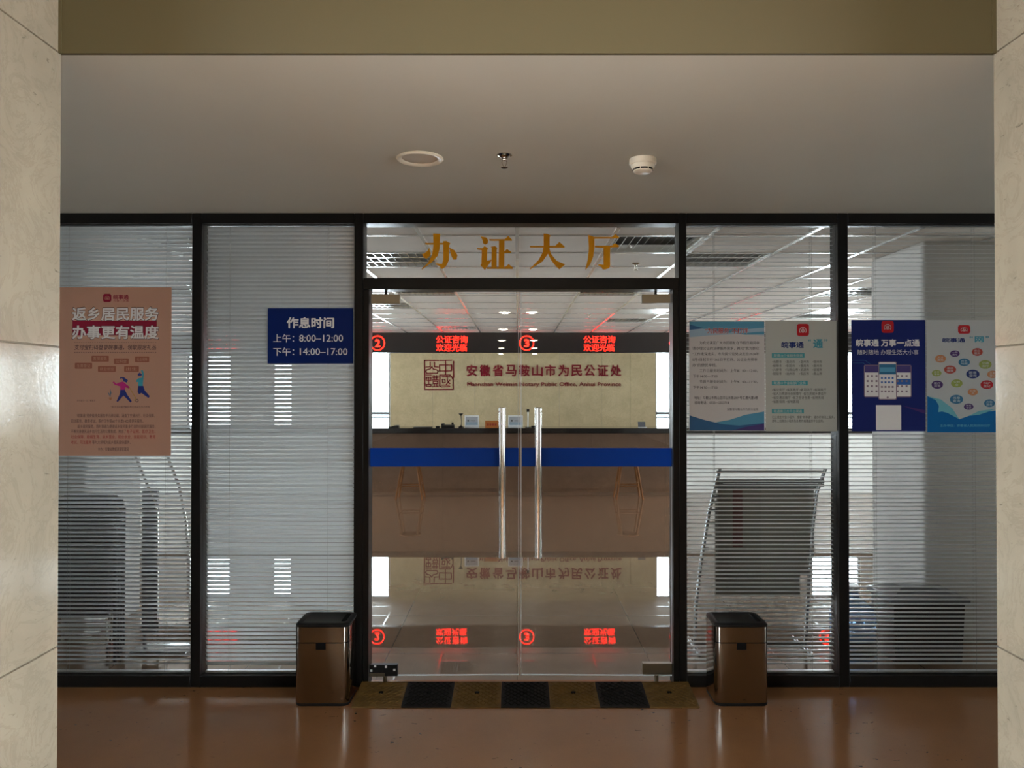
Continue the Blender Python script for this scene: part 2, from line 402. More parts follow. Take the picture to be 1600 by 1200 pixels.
# trims where the bulkhead meets the columns
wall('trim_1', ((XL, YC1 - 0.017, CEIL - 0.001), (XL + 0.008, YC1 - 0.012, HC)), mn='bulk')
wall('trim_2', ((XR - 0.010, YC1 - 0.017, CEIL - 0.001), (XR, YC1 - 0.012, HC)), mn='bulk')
za, zb = 1.63 + 0.131, 0.887
def column(name, x0, x1):
    mb = MB(); g = 0.0011
    mb.box((x0 + 0.004, YC0 + 0.004, 0), (x1 - 0.004, YC1 - 0.004, HC), 'joint')
    for z0, z1 in ((0, zb), (zb, za), (za, CEIL + 0.002), (CEIL + 0.002, HC)):
        mb.box((x0, YC0, z0 + g), (x1, YC1, z1 - g), 'column', 0.002, 1)
    return mb.build(name, kind='structure')
column('column_left', XL - 0.6, XL); column('column_right', XR, XR + 0.6)
wall('wall_hall_left', ((-9.6, YC0, 0), (XL - 0.6, YC1, HC)), mn='white')
wall('wall_hall_right', ((XR + 0.6, YC0, 0), (9.6, YC1, HC)), mn='white')
wall('wall_left', ((-4.2, -22, 0), (-4.1, YC0, 0.5)), ((-4.2, -22, 2.5), (-4.1, YC0, HC)), ((-4.2, -22, 0.5), (-4.1, -4.7, 2.5)), ((-4.2, 0.3, 0.5), (-4.1, YC0, 2.5)), mn='white')  # unseen window opening, invented for the hall fill light
wall('wall_right', ((4.1, -22, 0), (4.2, YC0, 0.5)), ((4.1, -22, 2.5), (4.2, YC0, HC)), ((4.1, -22, 0.5), (4.2, -4.7, 2.5)), ((4.1, 0.3, 0.5), (4.2, YC0, 2.5)), mn='white')  # opening invented likewise for the opposite fill light
wall('wall_rear', ((-4.2, -22.2, 0), (4.2, -22, HC)), mn='white')
for sd, nm, wn in ((-1, 'wall_corridor_left', 14), (1, 'wall_corridor_right', 15)):
    xa, xb = sorted((sd * 9.6, sd * 9.8)); y0, y1, z0, z1 = 2.9, 3.6, 0.3, 2.3
    wall(nm, ((xa, YC0, 0), (xb, y0, HC)), ((xa, y1, 0), (xb, YF + 0.1, HC)), ((xa, y0, 0), (xb, y1, z0)), ((xa, y0, z1), (xb, y1, HC)), mn='white')
    t = thing('window_%d' % wn, (sd * 9.7, 3.25, z0), kind='structure'); mb = MB()
    for yy in (y0, (y0 + y1) / 2 - 0.02, y1 - 0.04): mb.box((sd * 9.68, yy, z0), (sd * 9.72, yy + 0.04, z1), 'winframe')
    for zz in (z0, z1 - 0.04): mb.box((sd * 9.68, y0, zz), (sd * 9.72, y1, zz + 0.04), 'winframe')
    mb.build('window_frame', t); g_ = MB(); g_.box((sd * 9.698, y0, z0), (sd * 9.702, y1, z1), 'glass'); g_.build('glass_pane', t)
    area('corridor_window_portal', (sd * 9.85, 3.25, 1.3), (R(90), 0, R(90) * sd), 0.7, 2.0, 1, portal=True)
# office shell
wall('wall_office_left', ((-OX - 0.2, YF, 0), (-OX, YW + 0.2, 0.4)), ((-OX - 0.2, YF, 2.4), (-OX, YW + 0.2, CEIL + 0.3)), ((-OX - 0.2, YF, 0.4), (-OX, 7.6, 2.4)), ((-OX - 0.2, 14.2, 0.4), (-OX, YW + 0.2, 2.4)), mn='officewall')
wall('wall_office_right', ((OX, YF, 0), (OX + 0.2, YW + 0.2, 0.4)), ((OX, YF, 2.4), (OX + 0.2, YW + 0.2, CEIL + 0.3)), ((OX, YF, 0.4), (OX + 0.2, 6.4, 2.4)), ((OX, 13.0, 0.4), (OX + 0.2, YW + 0.2, 2.4)), mn='officewall')
wins = [(-6.75, -5.85), (-5.0, -4.6), (-3.35, X_(609, YW)), (X_(1025, YW), X_(1038, YW)), (6.0, 7.0), (7.7, 8.5)]
wins = [(-6.75, -5.85), (-5.0, -4.6), (-3.35, -2.6), (2.83, 3.14), (6.0, 7.0), (7.7, 8.5)]
mb = MB(); prev = -OX
for a, b in wins:
    mb.box((prev, YW, 0), (a, YW + 0.2, CEIL + 0.2), 'officewall'); mb.box((a, YW, 0), (b, YW + 0.2, 0.35), 'officewall'); mb.box((a, YW, 2.58), (b, YW + 0.2, CEIL + 0.2), 'officewall'); prev = b
mb.box((prev, YW, 0), (OX, YW + 0.2, CEIL + 0.2), 'officewall'); mb.build('wall_office_back', kind='structure')
for i, (a, b) in enumerate(wins):
    t = thing('window_%d' % (i + 6), ((a + b) / 2, YW, 0.35), kind='structure'); mb = MB()
    w = 0.03
    for p, q in (((a, YW + 0.06, 0.35), (a + w, YW + 0.12, 2.58)), ((b - w, YW + 0.06, 0.35), (b, YW + 0.12, 2.58)), ((a, YW + 0.06, 0.35), (b, YW + 0.12, 0.38)), ((a, YW + 0.06, 2.55), (b, YW + 0.12, 2.58)),
                 ((a, YW + 0.06, 1.155), (b, YW + 0.12, 1.215)), ((a, YW + 0.06, 1.085), (b, YW + 0.12, 1.11))): mb.box(p, q, 'winframe')
    mb.build('window_frame', t)
    g = MB(); g.box((a + w, YW + 0.085, 0.38), (b - w, YW + 0.09, 2.55), 'glass'); g.build('glass_pane', t)
    area('office_window_portal', ((a + b) / 2, YW + 0.25, 1.46), (R(-90), 0, 0), b - a, 2.25, 1, portal=True)
t = thing('window_12', (-OX - 0.1, 10.9, 0.4), kind='structure'); mb = MB()
for y in (7.6, 9.2, 10.8, 12.4, 14.14): mb.box((-OX - 0.13, y, 0.4), (-OX - 0.07, y + 0.06, 2.4), 'winframe')
for z in (0.4, 1.2, 2.36): mb.box((-OX - 0.13, 7.6, z), (-OX - 0.07, 14.2, z + 0.04), 'winframe')
mb.build('window_frame', t); g = MB(); g.box((-OX - 0.102, 7.6, 0.4), (-OX - 0.098, 14.2, 2.4), 'glass'); g.build('glass_pane', t)
area('office_side_portal', (-OX - 0.25, 10.9, 1.4), (R(90), 0, R(-90)), 6.6, 2.0, 1, portal=True)
t = thing('window_13', (OX + 0.1, 9.7, 0.4), kind='structure'); mb = MB()  # unseen right window, added and widened to brighten the office
for y in (6.4, 8.0, 9.6, 11.3, 12.94): mb.box((OX + 0.07, y, 0.4), (OX + 0.13, y + 0.06, 2.4), 'winframe')
for z in (0.4, 1.2, 2.36): mb.box((OX + 0.07, 6.4, z), (OX + 0.13, 13.0, z + 0.04), 'winframe')
mb.build('window_frame', t); g = MB(); g.box((OX + 0.098, 6.4, 0.4), (OX + 0.102, 13.0, 2.4), 'glass'); g.build('glass_pane', t)
area('office_side_portal', (OX + 0.25, 9.7, 1.4), (R(90), 0, R(90)), 6.6, 2.0, 1, portal=True)
# marble sign wall, thin cladding in front of the end wall
mb = MB(); xs = [-2.58, -1.72, -0.86, 0.0, 0.86, 1.72, 2.3, 2.82]
for a, b in zip(xs[:-1], xs[1:]): mb.box((a + 0.002, YW - 0.03, 0), (b - 0.002, YW, CEIL), 'wallmarble', 0.002, 1)
mb.build('wall_sign_cladding', kind='structure')
# office columns just behind the partition
for nm, a, b in (('column_office_left', -3.7, X_(142, 5.05)), ('column_office_right', X_(1436, 5.05), 3.5)):
    mb = MB(); mb.box((a, 5.0, 0), (b, 5.75, CEIL), 'officecol', 0.04, 3); mb.build(nm, kind='structure')
# tiled office ceiling with openings for the fittings
TS = 0.61; TY = 4.85
troff = [(-1.22, 1), (1.22, 1), (-2.44, 0), (-1.22, 4), (0.61, 4), (-3.66, 4), (3.05, 4), (-1.83, 6)]
vents = [(0.61, 0), (-2.44, 9), (1.22, 9), (-1.22, 11), (3.66, 8)]
flats = [(-1.22, 7), (1.22, 7), (-3.66, 7), (3.66, 7), (4.27, 2)]
skip = {(round(x / TS), k) for x, k in troff + vents + flats}
mb = MB(); bars = MB(); i0, i1 = -16, 16; k0, k1 = -1, 18
for i in range(i0, i1):
    for k in range(k0, k1):
        if (i, k) in skip: continue
        a = (max(-OX, i * TS), max(YF + 0.1, TY + k * TS), CEIL); b = (min(OX, (i + 1) * TS), min(YW, TY + (k + 1) * TS), CEIL)
        if b[1] <= a[1]: continue
        mb.add([(a[0], a[1], CEIL), (b[0], a[1], CEIL), (b[0], b[1], CEIL), (a[0], b[1], CEIL)], [(0, 1, 2, 3)], 'tileceil')
mb.build('ceiling_office', kind='structure')
for i in range(i0 + 1, i1): bars.box((i * TS - 0.012, YF + 0.12, CEIL - 0.006), (i * TS + 0.012, YW, CEIL + 0.02), 'tbar')
for k in range(0, k1): bars.box((-OX, TY + k * TS - 0.012, CEIL - 0.005), (OX, TY + k * TS + 0.012, CEIL + 0.02), 'tbar')
bars.build('trim_3', kind='structure')
wall('roof_slab', ((-OX - 0.2, YF + 0.12, CEIL + 0.2), (OX + 0.2, YW + 0.2, CEIL + 0.3)), mn='darkmetal')

# ---- the glazed partition
PX = dict(p1=(40, 299), p2=(314, 553), p3=(1073, 1310), p4=(1326, 1600))
ztop, zbot = Z_(333, YF), 0.0
z_rail_t, z_rail_b = Z_(349, YF), Z_(1056, YF)
xx = lambda px: X_(px, YF)
XO = 9.6
def panel(n, a, b, frame_boxes):
    t = thing('window_%d' % n, ((a + b) / 2, YG, z_rail_b), kind='structure')
    mb = MB()
    for p, q in frame_boxes: mb.box(p, q, 'black', 0.003, 1)
    mb.build('window_frame', t)
    g = MB(); g.box((a, YG, z_rail_b), (b, YG + 0.008, z_rail_t), 'glass'); g.build('glass_pane', t)
    return t
fb = lambda x0, x1, z0, z1: ((x0, YF, z0), (x1, YB, z1))
x1l, x1r, x2l, x2r, x3l, x3r, x4l, x4r = xx(40) - 0.6, xx(299), xx(314), xx(553), xx(1073), xx(1310), xx(1326), xx(1600) + 0.6
panel(1, x1l, x1r, [fb(x1l, x1r, z_rail_t, ztop), fb(x1l, x1r, 0, z_rail_b), fb(x1r, x2l, 0, ztop)])
panel(2, x2l, x2r, [fb(x2l, x2r, z_rail_t, ztop), fb(x2l, x2r, 0, z_rail_b), fb(x2r, xx(567), 0, ztop)])
panel(3, x3l, x3r, [fb(x3l, x3r, z_rail_t, ztop), fb(x3l, x3r, 0, z_rail_b), fb(x3r, x4l, 0, ztop), fb(xx(1061), x3l, 0, ztop)])
panel(4, x4l, x4r, [fb(x4l, x4r, z_rail_t, ztop), fb(x4l, x4r, 0, z_rail_b)])
wall('wall_partition_left', ((-XO, YF, 0), (x1l, YB, CEIL)), mn='white')
wall('wall_partition_right', ((x4r, YF, 0), (XO, YB, CEIL)), mn='white')
# transom above the doors
a, b = xx(567), xx(1061); zt0, zt1 = Z_(434, YF), z_rail_t
t = thing('window_5', ((a + b) / 2, YG, zt0), kind='structure'); mb = MB()
mb.box((a, YF, zt1), (b, YB, ztop), 'black', 0.003, 1); mb.box((a, YF, Z_(452, YF)), (b, YB, zt0), 'black', 0.003, 1)
mb.build('window_frame', t); g = MB(); g.box((a, YG, zt0), (b, YG + 0.01, zt1), 'glass'); g.build('glass_pane', t)
# door jambs
mb = MB(); zh = Z_(452, YF)
mb.box((a, YF + 0.004, 0), (xx(576), YB, zh), 'black', 0.002, 1); mb.box((xx(1052), YF + 0.004, 0), (b, YB, zh), 'black', 0.002, 1)
mb.build('trim_4', kind='structure')
# ---- the two glass door leaves
YD = 4.30; zd0, zd1 = Z_(1056, YD), Z_(458, YD)
def door(n, x0, x1, pivot_left, ang):
    px = x0 if pivot_left else x1
    t = thing('door_%d' % n, (px, YD, zd0), kind='structure')
    g = MB(); g.box((x0, YD, zd0), (x1, YD + 0.012, zd1), 'glass'); g.build('glass_pane', t)
    e = MB(); ed = 0.0035
    for p, q in (((x0, YD + 0.0005, zd0), (x0 + ed, YD + 0.0115, zd1)), ((x1 - ed, YD + 0.0005, zd0), (x1, YD + 0.0115, zd1)), ((x0, YD + 0.0005, zd0 - 0.001), (x1, YD + 0.0115, zd0 + 0.003))): e.box(p, q, 'edge')
    e.build('glass_edge', t)['label'] = 'bright polished glass edge'
    s = MB(); s.box((x0 + 0.006, YD - 0.0012, Z_(729, YD)), (x1 - 0.002, YD - 0.0004, Z_(700, YD)), 'blueband'); s.build('warning_stripe', t)['label'] = 'blue warning stripe across the glass'
    hx = X_(784.5 if pivot_left else 841.5, YD - 0.05); hh = MB(); z0, z1 = Z_(872, YD - 0.05), Z_(637, YD - 0.05)
    for yy in (YD - 0.055, YD + 0.067):
        hh.lathe([(0.0, 0.0), (0.019, 0.0), (0.019, 0.002), (0.019, z1 - z0 - 0.002), (0.017, z1 - z0), (0.0, z1 - z0)], (hx, yy, z0), 'chrome', 24)
    for zz in (z0 + 0.16, z1 - 0.16): hh.tube([(hx, YD - 0.055, zz), (hx, YD + 0.067, zz)], 0.009, 'chrome', 12)
    hh.build('pull_handle', t)['label'] = 'tall polished steel tubular pull handle'
    if pivot_left: ft = (X_(580, YD), Z_(475, YD), X_(625, YD), Z_(460, YD)); fbm = (X_(577, YD), Z_(1056, YD), X_(622, YD), Z_(1038, YD))
    else: ft = (X_(1003, YD), Z_(474, YD), X_(1047, YD), Z_(460, YD)); fbm = (X_(1003, YD), Z_(1053, YD), X_(1049, YD), Z_(1036, YD))
    f = MB(); f.box((ft[0], YD - 0.012, ft[1]), (ft[2], YD + 0.024, ft[3]), 'brushed', 0.002, 1)
    cx = (ft[0] + ft[2]) / 2; f.box((cx - 0.007, YD, ft[3]), (cx + 0.007, YD + 0.012, zh + 0.004), 'blackmatte'); f.build('patch_fitting', t)
    f = MB()
    if pivot_left:
        f.box((fbm[0], YD - 0.010, fbm[1]), (fbm[2], YD + 0.022, fbm[3]), 'blackmatte', 0.002, 1)
        for ppx, ppy in ((586, 1041), (603, 1042), (616, 1047), (580, 1048)):
            c = W(ppx, ppy, YD - 0.011); f.box((c.x - 0.006, YD - 0.0125, c.z - 0.006), (c.x + 0.006, YD - 0.0095, c.z + 0.006), 'plasticwhite')
        f.box((fbm[0], YD - 0.012, fbm[1]), (fbm[0] + 0.09, YD - 0.009, fbm[1] + 0.02), 'brushed')
    else: f.box((fbm[0], YD - 0.012, fbm[1]), (fbm[2], YD + 0.024, fbm[3]), 'brushed', 0.002, 1)
    o = f.build('patch_fitting', t)
    if pivot_left: o['label'] = 'black bottom patch fitting with its cover off'
    sh = MB(); sh.lathe([(0.012, 0), (0.012, zd0 - 0.0 + 0.004)], (cx, YD + 0.006, 0.0), 'brushed', 12); sh.build('floor_pivot', t)
    t.rotation_euler = (0, 0, ang)
    return t
door(1, X_(577, YD), X_(811, YD), True, R(0.76)); door(2, X_(813.5, YD), X_(1050, YD), False, R(-0.76))

# ================================================================ BLINDS
def blind(name, x0, x1, tilt, label, cords):
    yb = 4.303; z1 = Z_(354, yb); z0 = Z_(1050, yb)
    t = thing(name, ((x0 + x1) / 2, yb, z0), label, 'blind', 'venetian blinds behind the partition glass')
    mb = MB(); mb.box((x0, yb - 0.016, z1), (x1, yb + 0.016, z_rail_t + 0.004), 'tubrim', 0.003, 1); mb.build('headrail', t)
    mb = MB(); mb.box((x0, yb - 0.012, z0), (x1, yb + 0.012, z0 + 0.012), 'slat', 0.003, 1); mb.build('bottom_rail', t)
    mb = MB(); pitch = 0.0236; n = int((z1 - z0 - 0.03) / pitch); w = 0.025; c = math.cos(tilt); s = math.sin(tilt)
    for k in range(n):
        z = z1 - 0.012 - k * pitch; vs = []; jx = random.uniform(-.0015, .0015); jt = random.uniform(-.02, .02); cc, ss = math.cos(tilt + jt), math.sin(tilt + jt)
        for j in range(5):
            u = (j / 4 - 0.5) * w; crown = 0.0022 * (1 - (2 * j / 4 - 1) ** 2)
            y = yb + u * cc - crown * ss; zz = z + u * ss + crown * cc
            vs += [(x0 + jx, y, zz), (x1 + jx, y, zz)]
        mb.add(vs, [(2 * j, 2 * j + 1, 2 * j + 3, 2 * j + 2) for j in range(4)], 'slat', True)
    mb.build('slats', t)
    for cx in cords:
        mb = MB()
        for dy in (-0.0135, 0.0135): mb.tube([(cx, yb + dy, z1), (cx, yb + dy, z0 + 0.006)], 0.0008, 'cord', 5)
        for k in range(n): mb.tube([(cx + 0.0035, yb - 0.0135, z1 - 0.012 - k * pitch - 0.004), (cx - 0.0035, yb + 0.0135, z1 - 0.012 - k * pitch - 0.006)], 0.0006, 'cord', 4, False)
        mb.build('ladder_cord', t)
    return t
cb = lambda px: X_(px, 4.31)
blind('venetian_blind', x1l + 0.01, x1r - 0.006, R(-45), 'half open venetian blind behind the peach poster', [cb(110), cb(262)])
blind('venetian_blind', x2l + 0.012, x2r - 0.006, R(-63), 'nearly closed pale venetian blind behind the blue opening hours sign', [cb(361), cb(514)])
blind('venetian_blind', x3l + 0.006, x3r - 0.012, R(8), 'open venetian blind between the glass doors and the second mullion, behind two white posters', [cb(1115), cb(1266)])
blind('venetian_blind', x4l + 0.006, x4r - 0.01, R(8), 'open venetian blind behind the navy poster and the wave poster', [cb(1366), cb(1520)])

# ================================================================ SIGNS AND POSTERS
# gold lettering on the transom
gl = thing('glass_lettering', (X_(815, YG), YG - 0.001, Z_(420, YG)), 'gold four character lettering stuck on the transom glass above the doors', 'lettering')
GC = [
 [[(110,112),(240,112),(240,124),(115,124)], [(168,45),(218,48),(216,100),(214,160),(200,205),(160,250),(90,303),(86,297),(135,250),(160,200),(170,130)],
  [(238,100),(262,98),(292,115),(283,130),(280,240),(262,275),(238,298),(222,296),(218,280),(185,265),(190,258),(232,262),(240,230),(240,120)],
  [(140,145),(152,190),(140,210),(120,225),(100,215),(88,192),(105,188),(130,165)], [(282,145),(320,165),(342,200),(335,232),(310,232),(300,210),(290,175)]],
 [[(507,66),(545,72),(562,92),(558,115),(540,125),(525,115),(520,90)], [(480,150),(520,150),(535,135),(560,150),(555,165),(553,240),(585,232),(580,248),(548,290),(538,306),(522,290),(505,270),(513,262),(515,165),(483,160)],
  [(568,85),(680,85),(705,62),(733,90),(730,97),(570,97)], [(638,95),(678,95),(676,290),(636,290)], [(676,175),(695,155),(727,178),(725,186),(676,186)],
  [(580,140),(610,135),(626,148),(622,165),(622,290),(584,290),(586,150)], [(550,287),(680,287),(708,263),(738,288),(735,299),(552,298)]],
 [[(857,133),(1040,133),(1070,105),(1108,138),(1105,147),(862,145)], [(957,45),(985,48),(1008,60),(1000,72),(1000,150),(985,195),(950,245),(860,303),(858,296),(920,235),(950,180),(957,130)],
  [(995,145),(1010,190),(1050,240),(1112,265),(1070,302),(1045,280),(1010,235),(985,185)]],
 [[(1275,55),(1320,70),(1445,70),(1470,50),(1498,72),(1490,80),(1320,82),(1320,150),(1312,210),(1290,265),(1258,305),(1255,300),(1272,230),(1280,150)],
  [(1322,132),(1445,132),(1468,113),(1498,135),(1490,143),(1432,145),(1432,275),(1425,293),(1395,302),(1378,300),(1370,285),(1345,272),(1350,264),(1385,268),(1385,148),(1324,145)]]]
for ch in GC:
    mb = MB()
    for k, pl in enumerate(ch):
        q = [W(640 + x / 4.571, 355 + y / 4.571, YG) for x, y in pl]
        mb.prism([(p.x, p.z) for p in q], YG - 0.0012 - 0.0001 * k, YG - 0.0002, 'gold')
    mb.build('character', gl)

# opening hours sign
Y = YG - 0.006
sg = thing('hours_sign', (X_(485, YG), YG, Z_(568, YG)), 'dark blue opening hours sign with white writing on the glass beside the doors', 'sign')
mb = MB(); a = W(418, 568, Y); b = W(552, 481.5, Y); mb.box((a.x, Y, a.z), (b.x, YG - 0.0005, b.z), 'signblue', 0.0015, 1); mb.build('panel', sg)
mb = MB(); Yt = Y - 0.0012
tx(mb, '作息时间', 448, 495.5, 522, 513, Yt, 'signwhite', 0.028, 0.001); mb.build('heading', sg); mb = MB()
tx(mb, '上午：', 427, 522, 459.5, 535, Yt, 'signwhite', 0.004, 0.001); tx(mb, '8:00–12:00', 467.5, 523, 536, 534, Yt, 'signwhite', 0.004, 0.001); mb.build('morning_line', sg); mb = MB()
tx(mb, '下午：', 427, 543, 459.5, 556, Yt, 'signwhite', 0.004, 0.001); tx(mb, '14:00–17:00', 468.5, 544, 543, 555, Yt, 'signwhite', 0.004, 0.001)
mb.build('afternoon_line', sg)

def sheet(name, x0, y0, x1, y1, mn, label, wob=0.0, corner=0.004):
    Yp = YG - 0.0018
    t = thing(name, (X_((x0 + x1) / 2, YG), YG, Z_(y1, YG)), label, 'poster')
    a = W(x0, y1, Yp); b = W(x1, y0, Yp); mb = MB()
    mb.prism(rrect(a.x, a.z, b.x, b.z, corner), Yp, YG - 0.0003, mn); mb.build('sheet', t)
    return t, Yp - 0.0005
# --- peach poster
t, Y = sheet('peach_poster', 90, 449, 268, 712, 'peach', 'large peach poster with white two line heading and two runners')
app_icon(t, 161, 459, 174, 472, Y, 'inkcrimson', 'peach', 0.25)
mb = MB(); tx(mb, '皖事通', 177, 460.5, 201, 468, Y, 'inkcrimson', 0.02); tx(mb, '万事一点通', 177, 468.8, 201, 471.5, Y, 'inkcrimson'); mb.build('logo_lettering', t)
mb = MB(); rect(mb, 113, 501, 245, 524, Y, 'inkcrimson'); mb.build('heading_band', t)
mb = MB(); Y2 = Y - 0.0004
for s, y0, y1 in (('返乡居民服务', 480, 501), ('办事更有温度', 508.5, 530)):
    tx(mb, s, 111.5, y0 - 1, 249, y1 + 1, Y2, 'outline', 0.045); tx(mb, s, 112.5, y0, 248, y1, Y2 - 0.0004, 'inkwhite', 0.026)
mb.build('heading', t)
mb = MB(); tx(mb, '支付宝扫码登录皖事通，领取限定礼品', 116, 538.5, 244, 547, Y, 'outline', 0.012, 0, 0.15)
for yy in (534.5, 550): 
    x = 116
    while x < 244: rect(mb, x, yy, x + 2, yy + 0.7, Y, 'outline'); x += 3.5
mb.build('subheading', t)
mb = MB()
for s, x0, y0, x1, y1 in (('医保服务', 143, 556, 170, 565), ('公积金', 178, 560, 201, 569), ('社会保障', 211, 557, 233, 566), ('生育登记', 117, 567, 144, 576), ('就业创业', 153, 572, 181, 581), ('出生', 194, 572, 217, 581)):
    mb = MB(); rect(mb, x0, y0, x1, y1, Y, 'tagpeach', 0.004); tx(mb, s, x0 + 3, y0 + 1.8, x1 - 3, y1 - 1.8, Y - 0.0003, 'peach'); mb.build('tag', t)
mb = MB()   # two runners
ell(mb, 190, 592.5, 2.6, 2.8, Y, 'skin'); poly(mb, [(187, 592), (188, 589), (193, 589), (200, 594), (198, 598), (193, 596), (191, 591)], Y - 0.0003, 'trousers')
poly(mb, [(185, 598), (192, 596), (198, 601), (203, 605), (201, 607), (196, 605), (195, 610), (188, 609), (188, 604), (179, 601), (176, 597), (178, 596), (182, 600)], Y, 'magenta')
poly(mb, [(188, 609), (195, 609), (199, 617), (206, 627), (204, 629), (193, 618), (184, 628), (182, 627), (187, 616)], Y - 0.0002, 'trousers')
ell(mb, 218, 587, 2.6, 2.8, Y, 'skin'); poly(mb, [(215, 585), (218, 582), (222, 585), (221, 587), (216, 587)], Y - 0.0003, 'trousers')
poly(mb, [(216, 591), (222, 590), (222, 583), (220, 579), (223, 578), (225, 584), (224, 592), (223, 604), (216, 604), (216, 597), (213, 597), (213, 594)], Y, 'shirtteal')
poly(mb, [(216, 603), (224, 603), (226, 610), (234, 619), (232, 622), (221, 614), (217, 616), (215, 612)], Y - 0.0002, 'trousers')
stroke(mb, [(202, 605), (212, 622), (210, 626)], 1.0, Y, 'yellowink'); stroke(mb, arcpts(214, 626, 2, 2, 0, 360), 0.9, Y, 'inkblack')
for q in ([(172, 621), (168, 612), (171, 615)], [(172, 621), (172, 607), (174, 614)], [(173, 621), (177, 612), (175, 617)]): poly(mb, q, Y, 'plant')
poly(mb, [(170, 621), (175, 621), (174, 625), (171, 625)], Y, 'orangeink')
mb.build('runners_drawing', t)
mb = MB(); tx(mb, '支付宝扫一扫 了解更多', 120, 624.5, 149, 627.5, Y, 'outline'); mb.build('caption', t); mb = MB(); tx(mb, '*本次活动最终解释权归活动主办方所有', 173, 634, 234, 637.5, Y, 'outline'); mb.build('small_print', t)
mb = MB()
for s, x0, x1, y in (('“皖事通”是安徽政务服务平台移动端，涵盖了交通出行、社会保障、', 119, 242, 646.5), ('司法服务、教育考试、医疗卫生等60个大类1402项便民服务。', 111, 224, 655), ('返乡居民服务，将时事通为便捷返乡居民量身打造的归居居民服务，', 121, 243, 663.5), ('不断完善便民返乡出行生活的公事集成，推出了', 111, 197, 671), ('等九大领域为返乡居民提供服务。', 144, 204, 688), ('主办：安徽省数据资源管理局', 153, 201, 699)):
    tx(mb, s, x0, y, x1, y + 6, Y, 'outline', 0.006)
tx(mb, '电子证照、医疗卫生、', 198, 671, 243, 677, Y, 'inkred', 0.006); tx(mb, '社会保障、婚姻生育、返乡置业、就业创业、技能培训、教育', 111, 679.5, 243, 685.5, Y, 'inkred', 0.006); tx(mb, '考试、司法服务', 111, 688, 143, 694, Y, 'inkred', 0.006)
mb.build('body_text', t)
# --- notice
t, Y = sheet('notice_poster', 1077, 502, 1194.5, 673, 'paperwhite', 'white notice with blue waves and red heading on the glass nearest the doors')
mb = MB()
poly(mb, [(1077.5, 502.5), (1194, 502.5), (1194, 512), (1170, 514), (1140, 520), (1110, 516), (1077.5, 509)], Y, 'sky')
poly(mb, [(1077.5, 509), (1110, 516), (1140, 520), (1170, 514), (1194, 512), (1194, 524), (1150, 522), (1110, 524), (1077.5, 527)], Y, 'skypale')
poly(mb, [(1077.5, 507), (1100, 513), (1077.5, 515.5)], Y - 0.0003, 'skydeep'); poly(mb, [(1150, 521), (1194, 518), (1194, 522), (1165, 523)], Y - 0.0003, 'sky')
mb.build('top_wave', t); mb = MB()
poly(mb, [(1077.5, 649), (1100, 656), (1130, 663), (1155, 665), (1194, 661), (1194, 672.5), (1077.5, 672.5)], Y, 'skydeep')
poly(mb, [(1118, 660), (1140, 656), (1165, 648), (1194, 643), (1194, 661), (1155, 665), (1130, 663)], Y, 'sky')
poly(mb, [(1145, 672.5), (1165, 667), (1194, 662), (1194, 672.5)], Y - 0.0003, 'violet')
mb.build('bottom_wave', t)
mb = MB(); tx(mb, '“为民服务”不打烊', 1101, 512, 1169, 521.5, Y - 0.0006, 'inkwhite', 0.03); tx(mb, '“为民服务”不打烊', 1101.4, 512.6, 1168.6, 521, Y - 0.0009, 'scarlet', 0.012); mb.build('heading', t)
mb = MB()
for k, (s, x0, x1) in enumerate((('为充分满足广大市民朋友在节假日期间申', 1093, 1186), ('请办理公证的法律服务需求，推动“我为群众', 1082, 1186), ('”工作走深走实，市为民公证处决定自2024年', 1082, 1186), ('5月1日起实行“365日不打烊、公证业务预审', 1082, 1183), ('办”的便民举措。', 1082, 1120), ('工作日服务时间为：上午8：00—12:00，', 1093, 1184), ('下午14:00—17:00', 1083, 1121), ('节假日服务时间为：上午9：00—11:30，', 1093, 1184), ('下午14:30—17:00', 1083, 1121))):
    tx(mb, s, x0, 533 + k * 8.7, x1, 538.3 + k * 8.7, Y, 'inkdark', 0.006)
mb.build('body_text', t); mb = MB()
tx(mb, '地址：马鞍山市雨山区印山东路2009号汇通大厦6楼', 1085, 619, 1184, 624, Y, 'inkdark', 0.012); tx(mb, '咨询电话：0555—2323718', 1085, 626.5, 1139, 631.5, Y, 'inkdark', 0.012)
tx(mb, '安徽省马鞍山市为民公证处', 1136, 637.5, 1185, 641.5, Y, 'inkdark', 0.006)
mb.build('address_text', t)
# --- cream list poster
t, Y = sheet('list_poster', 1196.5, 501, 1313, 674, 'papergrey', 'cream poster with a red app icon and three teal heading bars')
app_icon(t, 1245, 506, 1264, 525, Y)
mb = MB(); tx(mb, '皖事通', 1221, 534, 1256, 544, Y, 'inknavy', 0.03); mb.build('heading', t)
mb = MB(); tx(mb, '通', 1270.5, 530, 1286, 544, Y, 'inkteal', 0.03); tx(mb, '“', 1263, 530, 1267, 533.5, Y, 'inkteal', 0.02); tx(mb, '”', 1288, 530, 1293, 533.5, Y, 'inkteal', 0.02); mb.build('quoted_character', t)
mb = MB()
for s, y0, x1 in (('联通16个省辖市数据', 552, 1257), ('联通11个省级部门业务', 595, 1262), ('联通第三方平台渠道', 639, 1256)):
    mb = MB(); rect(mb, 1206, y0, x1, y0 + 7, Y, 'inkbar'); tx(mb, s, 1209, y0 + 1.2, x1 - 3, y0 + 5.8, Y - 0.0004, 'papergrey', 0.01); mb.build('heading_bar', t)
mb = MB()
